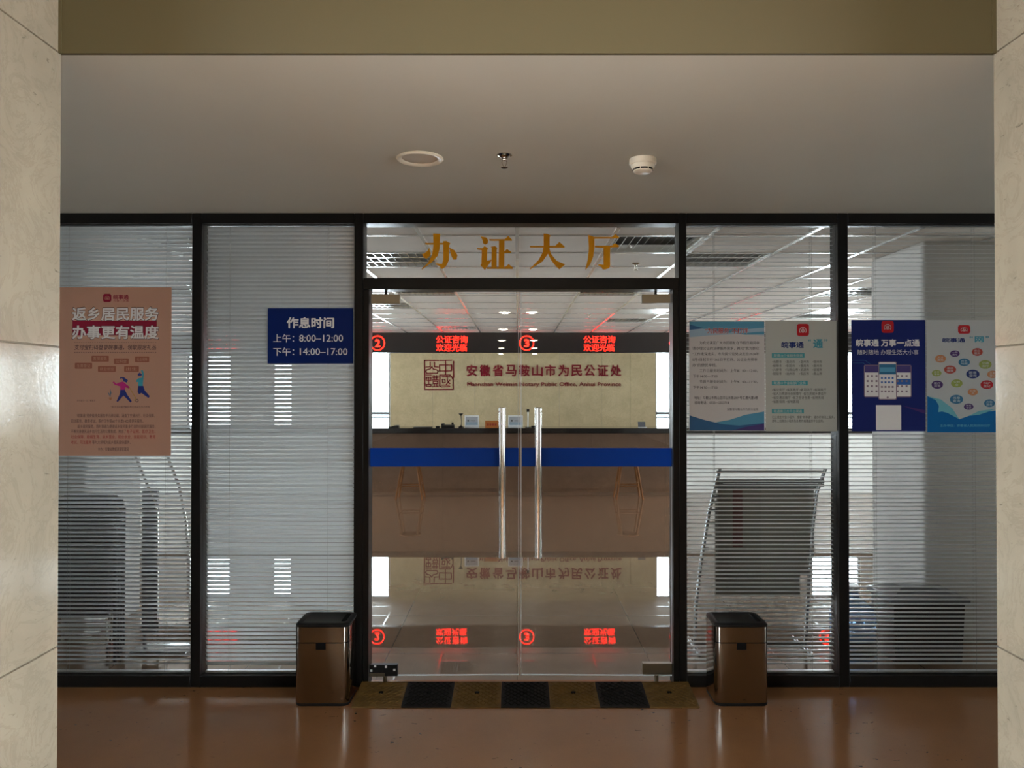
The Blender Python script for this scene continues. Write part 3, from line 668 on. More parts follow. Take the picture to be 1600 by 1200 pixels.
for k, row in enumerate((('合肥市', '淮北市', '亳州市', '宿州市'), ('蚌埠市', '阜阳市', '淮南市', '滁州市'), ('六安市', '马鞍山市', '芜湖市', '宣城市'), ('铜陵市', '池州市', '安庆市', '黄山市'))):
    for s, x0 in zip(row, (1206.5, 1227, 1249, 1269.5)): tx(mb, '•' + s, x0, 563 + k * 6.2, x0 + (15 if len(s) == 3 else 20), 567.6 + k * 6.2, Y, 'inkdark', 0.004)
mb.build('city_list', t); mb = MB()
for k, (s, x1) in enumerate((('•省公安厅 •省民政厅 •省司法厅 •省财政厅', 1291), ('•省人力资源社会保障厅 •省住房城乡建设厅', 1291), ('•省交通运输厅 •省卫生计生委 •省税务局', 1287), ('•省医保局 •省地震局', 1248))): tx(mb, s, 1206.5, 606.5 + k * 6.2, x1, 611.3 + k * 6.2, Y, 'inkdark', 0.006)
mb.build('department_list', t); mb = MB()
tx(mb, '已上线支付宝小程序，搜索“皖事通”，通办好和线上服务。', 1206.5, 649.5, 1304, 654, Y, 'inkdark', 0.004); tx(mb, '即将上线微信小程序及各类终端覆盖的平台应用。', 1206.5, 655.5, 1287, 660, Y, 'inkdark', 0.006)
mb.build('platform_text', t)
# --- navy poster
t, Y = sheet('navy_poster', 1331, 500, 1445.5, 674, 'navy', 'navy blue poster with white heading and three phone pictures')
app_icon(t, 1377.5, 501.5, 1396.5, 520, Y)
mb = MB(); tx(mb, '皖事通 万事一点通', 1337.5, 530, 1437, 541.5, Y, 'inkwhite', 0.028); mb.build('heading', t)
mb = MB(); tx(mb, '随时随地 办理生活大小事', 1340, 546.5, 1435, 554.5, Y, 'inkwhite', 0.002); mb.build('subheading', t)
mb = MB()
for x0, y0, x1, y1, d in ((1350, 570, 1384, 620.5, 0), (1390, 570, 1424, 620.5, 0), (1372.5, 565, 1401, 624.5, 1)):
    Yk = Y - 0.0008 * d
    rect(mb, x0, y0, x1, y1, Yk, 'phonegrey', 0.008); rect(mb, x0 + 1.2, y0 + 1.2, x1 - 1.2, y1 - 1.2, Yk - 0.0002, 'inkwhite', 0.006)
    if d: rect(mb, x0 + 1.2, y0 + 4, x1 - 1.2, y0 + 20, Yk - 0.0004, 'tealblue'); rect(mb, x0 + 2.5, y0 + 9, x1 - 2.5, y0 + 16, Yk - 0.0006, 'sky')
    else: rect(mb, x0 + 1.2, y0 + 1.2, x1 - 1.2, y0 + 12, Yk - 0.0004, 'violet')
    if x0 == 1390: rect(mb, x0 + 9, y0 + 22, x1 - 1.2, y0 + 31, Yk - 0.0004, 'blueui')
    for r_ in range(4):
        for c_ in range(4):
            xx0 = x0 + 4 + c_ * (x1 - x0 - 6) / 4; yy0 = y0 + (24 if d else 16) + r_ * (7 if d else 8)
            if yy0 + 3 < y1 - 4: rect(mb, xx0, yy0, xx0 + 3, yy0 + 3, Yk - 0.0005, 'blueui' if d and r_ < 2 else 'phonegrey')
ell(mb, 1387, 621, 1.6, 1.6, Y - 0.0014, 'phonegrey')
mb.build('phone_pictures', t)
mb = MB(); rect(mb, 1369, 633, 1408, 672, Y, 'inkwhite', 0.002); mb.build('white_square', t)
mb = MB(); poly(mb, [(1410, 634), (1445, 641), (1445, 646.5)], Y, 'purple'); stroke(mb, [(1331, 563), (1352, 563), (1360, 569)], 0.5, Y, 'tealblue'); stroke(mb, [(1331, 567), (1349, 567), (1354, 572)], 0.5, Y, 'tealblue'); mb.build('background_print', t)
# --- wave poster
t, Y = sheet('wave_poster', 1448.5, 500, 1566, 676, 'papersilver', 'pale grey poster with coloured bubbles over a blue wave beside the marble column')
app_icon(t, 1497, 508, 1516, 521.5, Y)
mb = MB(); tx(mb, '皖事通', 1472.5, 528, 1508, 535, Y, 'inknavy', 0.03); mb.build('heading', t)
mb = MB(); tx(mb, '网', 1523, 525.5, 1537, 535, Y, 'inkteal', 0.03); tx(mb, '“', 1515, 525, 1520, 528.5, Y, 'inkteal', 0.02); tx(mb, '”', 1540, 525, 1545, 528.5, Y, 'inkteal', 0.02); mb.build('quoted_character', t)
mb = MB()
for s, cx, cy, rx, ry, c in (('人才\n服务', 1469.5, 560.5, 8.5, 6, 'orangeink'), ('一网\n通办', 1492, 552.5, 7.5, 5, 'purple'), ('新生\n服务', 1527, 550, 8.5, 6, 'brick'), ('政务\n地图', 1506.5, 566, 9, 6, 'tealblue'), ('交通\n出行', 1539.5, 569.5, 10, 6.8, 'olive'), ('便民\n缴费', 1484.5, 577.5, 9.5, 6.3, 'brick'), ('高考\n查询', 1463.5, 583, 7.5, 5, 'olive'), ('医保\n查询', 1520, 584.5, 10.5, 7, 'inknavy'), ('生育\n登记', 1551, 585, 8.5, 5.8, 'orangeink'), ('医疗\n挂号', 1464.5, 601, 9, 6.3, 'purple'), ('公积\n金', 1495, 599, 9, 6.3, 'olive'), ('不动产\n登记', 1542, 601, 10, 6.8, 'scarlet'), ('社保\n卡', 1520, 612.5, 8, 5.5, 'orangeink'), ('违章\n查询', 1494.5, 624, 10.5, 7, 'tealblue'), ('办税\n服务', 1546, 630, 8.5, 6, 'tealblue'), ('教育\n考试', 1513.5, 635.5, 7.5, 5, 'purple')):
    mb = MB(); ell(mb, cx, cy, rx, ry, Y, c)
    p, q = s.split('\n'); tx(mb, p, cx - rx * 0.55, cy - ry * 0.62, cx + rx * 0.55, cy - ry * 0.06, Y - 0.0004, 'papersilver', 0.01); tx(mb, q, cx - rx * 0.55 * len(q) / 2, cy + ry * 0.06, cx + rx * 0.55 * len(q) / 2, cy + ry * 0.62, Y - 0.0004, 'papersilver', 0.01); mb.build('bubble', t)
mb = MB()
poly(mb, [(1449, 619), (1462, 625), (1467, 634), (1466, 644), (1472, 643), (1480, 645), (1499, 655), (1513, 650), (1530, 648), (1545, 643), (1565, 640), (1565, 675.5), (1449, 675.5)], Y - 0.0003, 'oceanblue')
poly(mb, [(1449, 619), (1470, 624), (1488, 638), (1499, 655), (1480, 645), (1472, 643), (1466, 644), (1467, 634), (1462, 625)], Y, 'oceanpale')
poly(mb, [(1513, 650), (1530, 642), (1555, 639), (1545, 643), (1530, 648)], Y, 'oceanpale')
mb.build('wave_print', t)
mb = MB(); tx(mb, '主办单位：安徽省人民政府办公厅', 1469, 663, 1547, 667, Y - 0.0008, 'oceanpale', 0.004); mb.build('organiser_line', t)

# ================================================================ FLOOR THINGS IN THE CORRIDOR
def bin_(name, x0, x1, label):
    y0, y1 = 3.995, 4.225; r = 0.038
    t = thing(name, ((x0 + x1) / 2, (y0 + y1) / 2, 0), label, 'trash bin')
    def ring(inset, z):
        return [(p[0], p[1], z) for p in rrect(x0 + inset, y0 + inset, x1 - inset, y1 - inset, max(0.004, r - inset), 8)]
    def loft(mb, secs, mn, cap0=True, cap1=True):
        vs = []; n = len(secs[0])
        for s_ in secs: vs += s_
        fs = [(i * n + j, i * n + (j + 1) % n, (i + 1) * n + (j + 1) % n, (i + 1) * n + j) for i in range(len(secs) - 1) for j in range(n)]
        if cap0: fs.append(list(range(n))[::-1])
        if cap1: fs.append([(len(secs) - 1) * n + j for j in range(n)])
        mb.add(vs, fs, mn, True)
    zt = 0.408; zs = Z_(1004.5, 3.995)
    mb = MB(); loft(mb, [ring(0.002, 0), ring(0.0, 0.004), ring(0.0, 0.014), ring(0.003, 0.016)], 'blackmatte'); mb.build('base', t)
    mb = MB(); loft(mb, [ring(0.001, 0.015), ring(0.0, 0.017), ring(0.0, zs - 0.003), ring(0.002, zs - 0.002)], 'steel'); mb.build('body', t)
    mb = MB(); loft(mb, [ring(0.004, zs - 0.003), ring(0.004, zs + 0.002)], 'hole', False, False); mb.build('seam', t)
    mb = MB(); loft(mb, [ring(0.002, zs + 0.0005), ring(0.0, zs + 0.002), ring(0.0, zt - 0.001), ring(0.002, zt)], 'steel'); mb.build('collar', t)['label'] = 'removable steel collar above the seam'
    mb = MB(); loft(mb, [ring(0.001, zt), ring(-0.001, zt + 0.003), ring(-0.001, zt + 0.010), ring(0.006, zt + 0.016), ring(0.03, zt + 0.018), ring(0.034, zt + 0.016)], 'blackmatte')
    mb.box((x1 - 0.05, y0 + 0.05, zt + 0.015), (x1 - 0.025, y1 - 0.05, zt + 0.0195), 'hole', 0.002, 1); mb.build('lid', t)
    cx = (x0 + x1) / 2 - 0.004; mb = MB(); mb.box((cx - 0.026, y0 - 0.0015, zs - 0.037), (cx + 0.026, y0 + 0.01, zs + 0.001), 'hole', 0.002, 1); mb.build('sensor_window', t)['label'] = 'small black latch window under the seam'
    return t
bin_('trash_bin', X_(461, 3.995), X_(545.5, 3.995), 'stainless steel bin with black lid standing below the blue hours sign')
bin_('trash_bin', X_(1117, 3.995), X_(1200.5, 3.995), 'stainless steel bin with black lid standing below the white notice')

# rubber threshold ramp
yf, yr, zr = 3.975, 4.245, 0.034
rx0, rx1 = X_(549.5, yf), X_(1092.5, yf)
rm = thing('threshold_ramp', ((rx0 + rx1) / 2, yr, 0), 'yellow and black rubber threshold ramp lying in front of the glass doors', 'ramp')
for k in range(7):
    a = rx0 + (rx1 - rx0) * k / 7 + 0.001; b = rx0 + (rx1 - rx0) * (k + 1) / 7 - 0.001; mn = 'rampyellow' if k % 2 == 0 else 'rampblack'
    mb = MB(); zf = 0.006
    vs = [(a, yf, 0), (b, yf, 0), (b, yr, 0), (a, yr, 0), (a, yf, zf), (b, yf, zf), (b, yr, zr), (a, yr, zr)]
    mb.add(vs, [(0, 3, 2, 1), (4, 5, 6, 7), (0, 1, 5, 4), (1, 2, 6, 5), (2, 3, 7, 6), (3, 0, 4, 7)], mn)
    def onr(u, v_, h): return Vector((a + (b - a) * u, yf + (yr - yf) * v_, zf + (zr - zf) * v_ + h))
    # raised diamond tread
    NX, NY = 7, 7
    for sgn in (1, -1):
        for q in range(-NY, NX + NY):
            pts = []
            for e in range(0, 11):
                v_ = 0.05 + 0.9 * e / 10; u = (q + sgn * (v_ * NY) + (0 if sgn > 0 else 0)) / NX
                if 0.03 <= u <= 0.97: pts.append(onr(u, v_, 0.0008))
            if len(pts) > 1: mb.tube([pts[0], pts[-1]], 0.0022, mn, 5)
    mb.build('ramp_segment', rm)['label'] = ('worn yellow' if k % 2 == 0 else 'black') + ' rubber segment with diamond tread'
    seg = [o for o in rm.children][-1]
    c = onr(0.5, 0.55, 0.0); hb = MB(); hb.lathe([(0.0, 0.0), (0.013, 0.0), (0.013, 0.0042), (0.0, 0.0042)], (c.x, c.y, c.z - 0.001), 'hole', 16); ORG[seg.name] = ORG[rm.name]; hb.build('bolt_hole', seg)

# ================================================================ CEILING FITTINGS OF THE CORRIDOR
zc = CEIL
yl = 3.245; c = W(656, 247, yl); xl = c.x
dl = thing('ceiling_downlight', (xl, yl, zc), 'unlit round recessed downlight in the corridor ceiling', 'ceiling light')
mb = MB(); mb.lathe([(0.079, -0.0005), (0.098, 0.0), (0.100, -0.004), (0.094, -0.010), (0.082, -0.008), (0.076, -0.001), (0.079, -0.0005)], (xl, yl, zc), 'fixture', 40); mb.build('trim_ring', dl)
mb = MB(); mb.lathe([(0.0, -0.0035), (0.05, -0.003), (0.078, -0.0005), (0.078, 0.0)], (xl, yl, zc), 'diffuser', 40); mb.build('diffuser', dl)
def sprinkler(x, y, label):
    t = thing('sprinkler_head', (x, y, zc), label, 'sprinkler')
    mb = MB(); mb.lathe([(0.0, 0.0), (0.032, 0.0), (0.033, -0.003), (0.022, -0.006), (0.014, -0.014), (0.0, -0.014)], (x, y, zc), 'chrome', 24); mb.build('escutcheon', t)
    mb = MB(); mb.lathe([(0.006, -0.012), (0.008, -0.02), (0.006, -0.024)], (x, y, zc), 'chrome', 12)
    for sx in (-1, 1): mb.tube([(x + sx * 0.006, y, zc - 0.02), (x + sx * 0.011, y, zc - 0.032), (x + sx * 0.004, y, zc - 0.048), (x, y, zc - 0.052)], 0.0018, 'chrome', 6)
    mb.build('yoke', t)
    mb = MB(); mb.lathe([(0.0, -0.052), (0.004, -0.052), (0.015, -0.054), (0.014, -0.0555), (0.0, -0.0555)], (x, y, zc), 'chrome', 16); mb.build('deflector', t)
    return t
sprinkler(X_(788, 3.2), 3.2, 'chrome sprinkler head between the unlit downlight and smoke detector')
xs_, ys_ = X_(1005, 3.26), 3.26
sd = thing('smoke_detector', (xs_, ys_, zc), 'cream smoke detector on the corridor ceiling', 'smoke detector')
mb = MB(); mb.lathe([(0.0, 0.0), (0.056, 0.0), (0.057, -0.004), (0.057, -0.022), (0.053, -0.026), (0.0, -0.026)], (xs_, ys_, zc), 'fixture', 36); mb.build('mounting_base', sd)
mb = MB(); mb.lathe([(0.050, -0.026), (0.050, -0.034), (0.045, -0.043), (0.0, -0.043)], (xs_, ys_, zc), 'fixture', 36); mb.build('body', sd)
mb = MB(); mb.lathe([(0.0, -0.043), (0.043, -0.043), (0.043, -0.049), (0.0, -0.049)], (xs_, ys_, zc), 'hole', 36); mb.build('chamber_slot', sd)['label'] = 'dark smoke entry slot'
mb = MB(); mb.lathe([(0.0, -0.049), (0.040, -0.049), (0.040, -0.053), (0.034, -0.058), (0.0, -0.059)], (xs_, ys_, zc), 'fixture', 36)
for k in range(8):
    a = 2 * math.pi * (k + .5) / 8; mb.box((xs_ + 0.041 * math.cos(a) - 0.0025, ys_ + 0.041 * math.sin(a) - 0.0025, zc - 0.05), (xs_ + 0.041 * math.cos(a) + 0.0025, ys_ + 0.041 * math.sin(a) + 0.0025, zc - 0.042), 'fixture')
mb.build('cover', sd)
# lit downlights along the hall ceiling behind the viewpoint (they show as reflections in the doors)
def hall_light(x, y):
    t = thing('hall_downlight', (x, y, HC), 'lit round downlight in the hall ceiling, seen reflected in the glass doors', 'ceiling light', 'lit hall downlights reflected in the doors')
    mb = MB(); mb.lathe([(0.108, 0.0), (0.125, 0.0), (0.125, -0.006), (0.110, -0.010), (0.106, -0.004), (0.108, 0.0)], (x, y, HC), 'fixture', 32); mb.build('trim_ring', t)
    mb = MB(); mb.lathe([(0.0, -0.040), (0.05, -0.036), (0.085, -0.022), (0.105, -0.003), (0.105, 0.0), (0.0, 0.0)], (x, y, HC), 'lamp', 32); mb.build('lamp_disc', t)
    return t
h0 = hall_light(0.02, -4.2)
for y in (-7.7, -11.2, -14.8, -18.3, -0.6): dup(h0, (0.02, y, HC))

# ================================================================ OFFICE
# LED fascia board
YL = 12.8
lb = thing('led_board', (0, YL, Z_(551, YL)), 'long black fascia board with red LED writing hanging from the office ceiling', 'LED sign')
mb = MB(); mb.box((-6.6, YL, Z_(551, YL)), (6.6, YL + 0.12, CEIL - 0.004), 'ledboard', 0.004, 1); mb.build('housing', lb)
Yd = YL - 0.004
for k, cx in enumerate((348, 706, 936.5, 1166, 1396)):
    mb = MB(); tx(mb, '公证咨询', cx - 24.5, 524.5, cx + 24.5, 536, Yd, 'led', 0.004); tx(mb, '欢迎光临', cx - 24.5, 537.5, cx + 23.5, 549, Yd, 'led', 0.004); mb.build('led_writing', lb)
for d, cx in (('2', 590), ('3', 823), ('4', 1057), ('5', 1290)):
    mb = MB(); stroke(mb, arcpts(cx, 536, 10.8, 11, 0, 360, 36), 1.5, Yd, 'led'); tx(mb, d, cx - 4, 530, cx + 4, 542.5, Yd, 'led', 0.03); mb.build('led_number', lb)
# sign on the marble wall
YS = YW - 0.032
ws = thing('wall_sign', (X_(815, YS), YS, Z_(605, YS)), 'maroon raised lettering and square seal on the marble wall behind the counter', 'sign')
def cs(p): return [(640 + x / 8.889, 550 + y / 8.889) for x, y in p]
mb = MB()
for pl in ([(207,118),(405,118)], [(420,118),(585,115)], [(610,130),(612,355)], [(605,365),(605,520),(210,522),(207,118)], [(415,180),(585,180),(580,262),(418,265),(415,180)], [(500,130),(500,315)],
           [(285,140),(285,205),(225,210)], [(345,140),(345,205),(400,210)], [(310,205),(285,235),(240,248),(225,270),(240,295),(385,295),(395,265),(375,247),(330,238),(310,205)],
           [(560,480),(440,485),(418,470),(420,320),(560,320),(585,345),(605,390),(600,470)], [(450,345),(560,345)], [(455,380),(490,380),(495,425),(460,430),(455,380)], [(520,330),(525,400),(560,440)], [(560,390),(510,450)], [(450,460),(550,460)],
           [(230,320),(300,320)], [(235,385),(235,350),(295,350),(295,385)], [(265,350),(265,440)], [(240,400),(295,400)], [(235,450),(295,450),(295,475),(235,475),(235,450)],
           [(315,335),(395,335)], [(320,355),(395,355)], [(340,325),(340,378)], [(375,325),(375,378)], [(315,390),(400,390)], [(330,410),(390,410),(390,440),(330,440),(330,410)], [(345,445),(340,478)], [(375,445),(380,478)], [(315,482),(400,482)]):
    stroke(mb, cs(pl), 1.55, YS, 'maroon', 0.006)
mb.build('seal', ws)
mb = MB()
for k, ch in enumerate('安徽省马鞍山市为民公证处'):
    x0 = 729 + k * 20.45; tx(mb, ch, x0, 570, x0 + 16.8, 588, YS, 'maroon', 0.022, 0.012)
mb.build('title_characters', ws)
mb = MB(); tx(mb, 'Maanshan Weimin Notary Public Office, Anhui Province', 730, 597, 970.5, 605.5, YS, 'maroon', 0.006, 0.008); mb.build('english_line', ws)

# reception counter
YCn = 12.43; zc0, zc1 = Z_(677, YCn), Z_(669, YCn)
rc = thing('reception_counter', (0, YCn, 0), 'long brown marble reception counter with a black stone top', 'counter')
mb = MB(); xs = [-7.2 + 1.2 * i for i in range(13)]
for a, b in zip(xs[:-1], xs[1:]): mb.box((a + 0.0015, YCn, 0.06), (b - 0.0015, YCn + 0.06, zc0), 'counterfront')
mb.box((-7.2, YCn + 0.03, 0), (7.2, YCn + 0.5, zc0), 'counterfront'); mb.build('front_panel', rc)
mb = MB()
for a, b in ((-7.2, -2.66), (2.66, 7.2)): mb.box((a, YCn - 0.012, 0.0), (b, YCn - 0.001, zc0 - 0.004), 'panelwhite', 0.003, 1)
mb.build('wing_panel', rc)['label'] = 'pale panel on the end section of the counter'
mb = MB(); mb.box((-7.25, YCn - 0.04, zc0), (7.25, YCn + 0.62, zc1), 'countertop', 0.004, 1); mb.build('countertop', rc)

# things on the counter
zt = zc1; YI = YCn + 0.2
def atc(px): return X_(px, YI)
def hgt(py): return Z_(py, YI)
k0 = hgt(668)   # seen foot of the things
dz = zt - k0
def tablet(px0, px1, label):
    a, b = atc(px0), atc(px1); z1 = zt + (hgt(648) - hgt(667)); t = thing('tablet_sign', ((a + b) / 2, YI, zt), label, 'tablet sign')
    mb = MB(); mb.box((a, YI, zt), (b, YI + 0.015, z1), 'plasticwhite', 0.006, 2); mb.build('casing', t)
    mb = MB(); w = b - a; h = z1 - zt
    mb.box((a + 0.02, YI - 0.002, zt + 0.2 * h), (b - 0.02, YI, z1 - 0.10 * h), 'screenblue'); mb.box((a + 0.02, YI - 0.003, zt + 0.45 * h), (b - 0.02, YI - 0.0005, z1 - 0.10 * h), 'screen'); mb.build('screen', t)
    mb = MB(); mb.box((a + 0.2 * w, YI - 0.004, zt + 0.5 * h), (a + 0.3 * w, YI - 0.003, zt + 0.62 * h), 'blackmatte'); mb.box((a + 0.42 * w, YI - 0.004, zt + 0.53 * h), (a + 0.75 * w, YI - 0.003, zt + 0.58 * h), 'blackmatte'); mb.build('screen_print', t)
    mb = MB(); mb.box((a + 0.06, YI + 0.01, zt), (b - 0.06, YI + 0.12, zt + 0.01), 'plasticwhite', 0.003, 1); mb.build('foot', t)
tablet(726, 748.5, 'white framed tablet beside the orange name plate, to the microphone side'); tablet(794, 817, 'white framed tablet standing beside the black cube on a white pole')
a, b = atc(758), atc(779); t = thing('name_plate', ((a + b) / 2, YI, zt), 'orange name plate on the counter between two white tablets', 'name plate')
mb = MB(); z1 = zt + (hgt(657) - hgt(668)); mb.add([(a, YI - 0.03, zt), (b, YI - 0.03, zt), (b, YI + 0.03, zt), (a, YI + 0.03, zt), (a, YI, z1), (b, YI, z1)], [(0, 1, 5, 4), (1, 2, 5), (2, 3, 4, 5), (3, 0, 4), (0, 3, 2, 1)], 'orange'); mb.build('plate', t)
mb = MB(); w = b - a
for k in range(4): xa = a + w * (0.15 + 0.19 * k); mb.add([(xa, YI - 0.0225, zt + 0.035), (xa + 0.12 * w, YI - 0.0225, zt + 0.035), (xa + 0.12 * w, YI - 0.014, zt + 0.07), (xa, YI - 0.014, zt + 0.07)], [(0, 1, 2, 3)], 'red')
mb.build('plate_print', t)
c = atc(720.5); t = thing('microphone_stand', (c, YI, zt), 'black gooseneck microphone stand on the counter', 'microphone')
z1 = zt + (hgt(645) - hgt(667)); mb = MB(); mb.lathe([(0.0, 0.0), (0.045, 0.0), (0.045, 0.012), (0.012, 0.03), (0.008, 0.04)], (c, YI, zt), 'blackmatte', 20); mb.build('base', t)
mb = MB(); mb.tube([(c, YI, zt + 0.03), (c + 0.008, YI, zt + 0.10), (c - 0.004, YI, z1 - 0.03)], 0.006, 'blackmatte', 8); mb.build('gooseneck', t)
mb = MB(); mb.lathe([(0.0, -0.035), (0.012, -0.035), (0.034, -0.008), (0.038, 0.0), (0.0, 0.004)], (c - 0.004, YI, z1), 'blackmatte', 16); mb.build('microphone_head', t)
a, b = atc(690), atc(710); t = thing('desk_phone', ((a + b) / 2, YI, zt), 'black desk telephone on the counter', 'telephone')
mb = MB(); mb.box((a, YI - 0.09, zt), (b, YI + 0.09, zt + 0.045), 'blackmatte', 0.01, 2); mb.build('body', t)
mb = MB(); mb.tube([(a + 0.02, YI - 0.07, zt + 0.06), (a + 0.02, YI + 0.07, zt + 0.06)], 0.014, 'blackmatte', 10); mb.box((a + 0.0, YI - 0.09, zt + 0.04), (a + 0.045, YI - 0.05, zt + 0.07), 'blackmatte', 0.008, 2); mb.box((a, YI + 0.05, zt + 0.04), (a + 0.045, YI + 0.09, zt + 0.07), 'blackmatte', 0.008, 2); mb.build('handset', t)
mb = MB(); mb.box((b - 0.05, YI + 0.02, zt + 0.04), (b - 0.015, YI + 0.05, zt + 0.085), 'blackmatte', 0.006, 2); mb.build('display', t)
c = atc(825); t = thing('camera_pole', (c, YI, zt), 'small black cube on a thin white pole on the counter', 'camera')
z1 = zt + (hgt(640.5) - hgt(667)); mb = MB(); mb.lathe([(0.0, 0.0), (0.05, 0.0), (0.05, 0.008), (0.0, 0.01)], (c, YI, zt), 'blackmatte', 20); mb.build('base', t)
mb = MB(); mb.tube([(c, YI, zt + 0.008), (c, YI, z1)], 0.009, 'plasticwhite', 10); mb.build('pole', t)
mb = MB(); mb.box((c - 0.022, YI - 0.025, z1 - 0.022), (c + 0.022, YI + 0.025, z1 + 0.024), 'blackmatte', 0.004, 1); mb.build('camera_head', t)
a, b = atc(830), atc(839); mb = MB(); mb.box((a, YI - 0.06, zt), (b, YI + 0.06, zt + 0.03), 'blackmatte', 0.008, 2); tag(mb.build('card_reader'), 'small black card reader beside the camera pole', 'card reader')
a, b = atc(647), atc(675); mb = MB(); mb.box((a, YI - 0.1, zt), (b, YI + 0.1, zt + 0.012), 'blackmatte', 0.003, 1); tag(mb.build('document_folder'), 'flat black folder lying on the counter', 'folder')
a, b = atc(681), atc(687); mb = MB(); mb.box((a, YI - 0.05, zt), (b, YI + 0.05, zt + 0.025), 'blackmatte', 0.006, 2); tag(mb.build('stapler'), 'small dark stapler beside the telephone', 'stapler')
a, b = atc(606), atc(624); t = thing('computer_mouse_pad', ((a + b) / 2, YI, zt), 'dark low wedge on the counter beneath the bright window', 'card terminal')
t.name = 'card_terminal'; ORG[t.name] = Vector(((a + b) / 2, YI, zt))
mb = MB(); mb.add([(a, YI - 0.06, zt), (b, YI - 0.06, zt), (b, YI + 0.06, zt), (a, YI + 0.06, zt), (b - 0.01, YI - 0.05, zt + 0.04), (b - 0.01, YI + 0.05, zt + 0.04), (b - 0.06, YI - 0.05, zt + 0.04), (b - 0.06, YI + 0.05, zt + 0.04)], [(0, 3, 2, 1), (0, 1, 4, 6), (1, 2, 5, 4), (2, 3, 7, 5), (3, 0, 6, 7), (4, 5, 7, 6)], 'blackmatte'); mb.build('body', t)
a, b = atc(997), atc(1008.5); t = thing('desk_display', ((a + b) / 2, YI, zt), 'small grey tilted display at the far end of the counter', 'display')
mb = MB(); z1 = zt + (hgt(657) - hgt(666)); mb.add([(a, YI, zt + 0.008), (b, YI, zt + 0.008), (b, YI + 0.03, z1), (a, YI + 0.03, z1), (a, YI + 0.012, zt + 0.008), (b, YI + 0.012, zt + 0.008), (b, YI + 0.042, z1), (a, YI + 0.042, z1)], [(0, 1, 2, 3), (5, 4, 7, 6), (0, 4, 5, 1), (3, 2, 6, 7), (0, 3, 7, 4), (1, 5, 6, 2)], 'tubrim'); mb.build('screen', t)
mb = MB(); mb.box((a + 0.01, YI - 0.03, zt), (b + 0.02, YI + 0.08, zt + 0.009), 'plasticwhite', 0.002, 1); mb.build('foot', t)

# stools in front of the counter
def stool(x, y, label, name='bar_stool'):
    t = thing(name, (x, y, 0), label, 'stool', None); hs = 0.56
    mb = MB(); mb.lathe([(0.0, hs - 0.035), (0.14, hs - 0.035), (0.165, hs - 0.02), (0.165, hs - 0.006), (0.15, hs), (0.0, hs - 0.003)], (x, y, 0), 'wood', 28); mb.build('seat', t)
    for sx in (-1, 1):
        for sy in (-1, 1):
            mb = MB(); mb.tube([(x + sx * 0.20, y + sy * 0.17, 0.0), (x + sx * 0.115, y + sy * 0.10, hs - 0.03)], 0.015, 'wood', 10, True, 0.019); mb.build('leg', t)
    for (p, q, z) in (((-1, -1), (1, -1), 0.20), ((-1, 1), (1, 1), 0.20), ((-1, -1), (-1, 1), 0.23), ((1, -1), (1, 1), 0.23)):
        f = 1 - z / 0.53 * 0.42; mb = MB(); mb.tube([(x + p[0] * 0.20 * f, y + p[1] * 0.17 * f, z), (x + q[0] * 0.20 * f, y + q[1] * 0.17 * f, z)], 0.009, 'wood', 8); mb.build('stretcher', t)
    return t
stool(X_(641, 11.7), 11.75, 'brown wooden stool at the counter below the seal'); stool(X_(982, 11.7), 11.75, 'brown wooden stool at the counter below the grey desk display')

# ceiling fittings of the office
def troffer(i, k, lit_label):
    x0, y0 = i, TY + k * TS; x1, y1 = x0 + TS, y0 + TS; z = CEIL
    t = thing('louvre_light', ((x0 + x1) / 2, (y0 + y1) / 2, z), lit_label, 'ceiling light', 'unlit louvre lights in the office ceiling')
    mb = MB(); mb.box((x0, y0, z + 0.085), (x1, y1, z + 0.095), 'panelwhite')
    for p, q in (((x0, y0, z - 0.002), (x0 + 0.015, y1, z + 0.09)), ((x1 - 0.015, y0, z - 0.002), (x1, y1, z + 0.09)), ((x0, y0, z - 0.002), (x1, y0 + 0.015, z + 0.09)), ((x0, y1 - 0.015, z - 0.002), (x1, y1, z + 0.09))): mb.box(p, q, 'panelwhite')
    mb.build('housing', t)
    mb = MB()
    for j in range(1, 10): xx_ = x0 + TS * j / 10; mb.box((xx_ - 0.002, y0 + 0.015, z), (xx_ + 0.002, y1 - 0.015, z + 0.045), 'mirror')
    for j in (1, 2): yy = y0 + TS * j / 3; mb.box((x0 + 0.015, yy - 0.012, z), (x1 - 0.015, yy + 0.012, z + 0.06), 'mirror')
    mb.build('louvre_slats', t)
    for j in range(3):
        yy = y0 + TS * (j + 0.5) / 3; mb = MB(); mb.tube([(x0 + 0.02, yy, z + 0.066), (x1 - 0.02, yy, z + 0.066)], 0.012, 'plasticwhite', 10); mb.build('fluorescent_tube', t)
    return t
for x, k in troff: troffer(x, k, 'unlit square louvre light set in the tiled office ceiling')
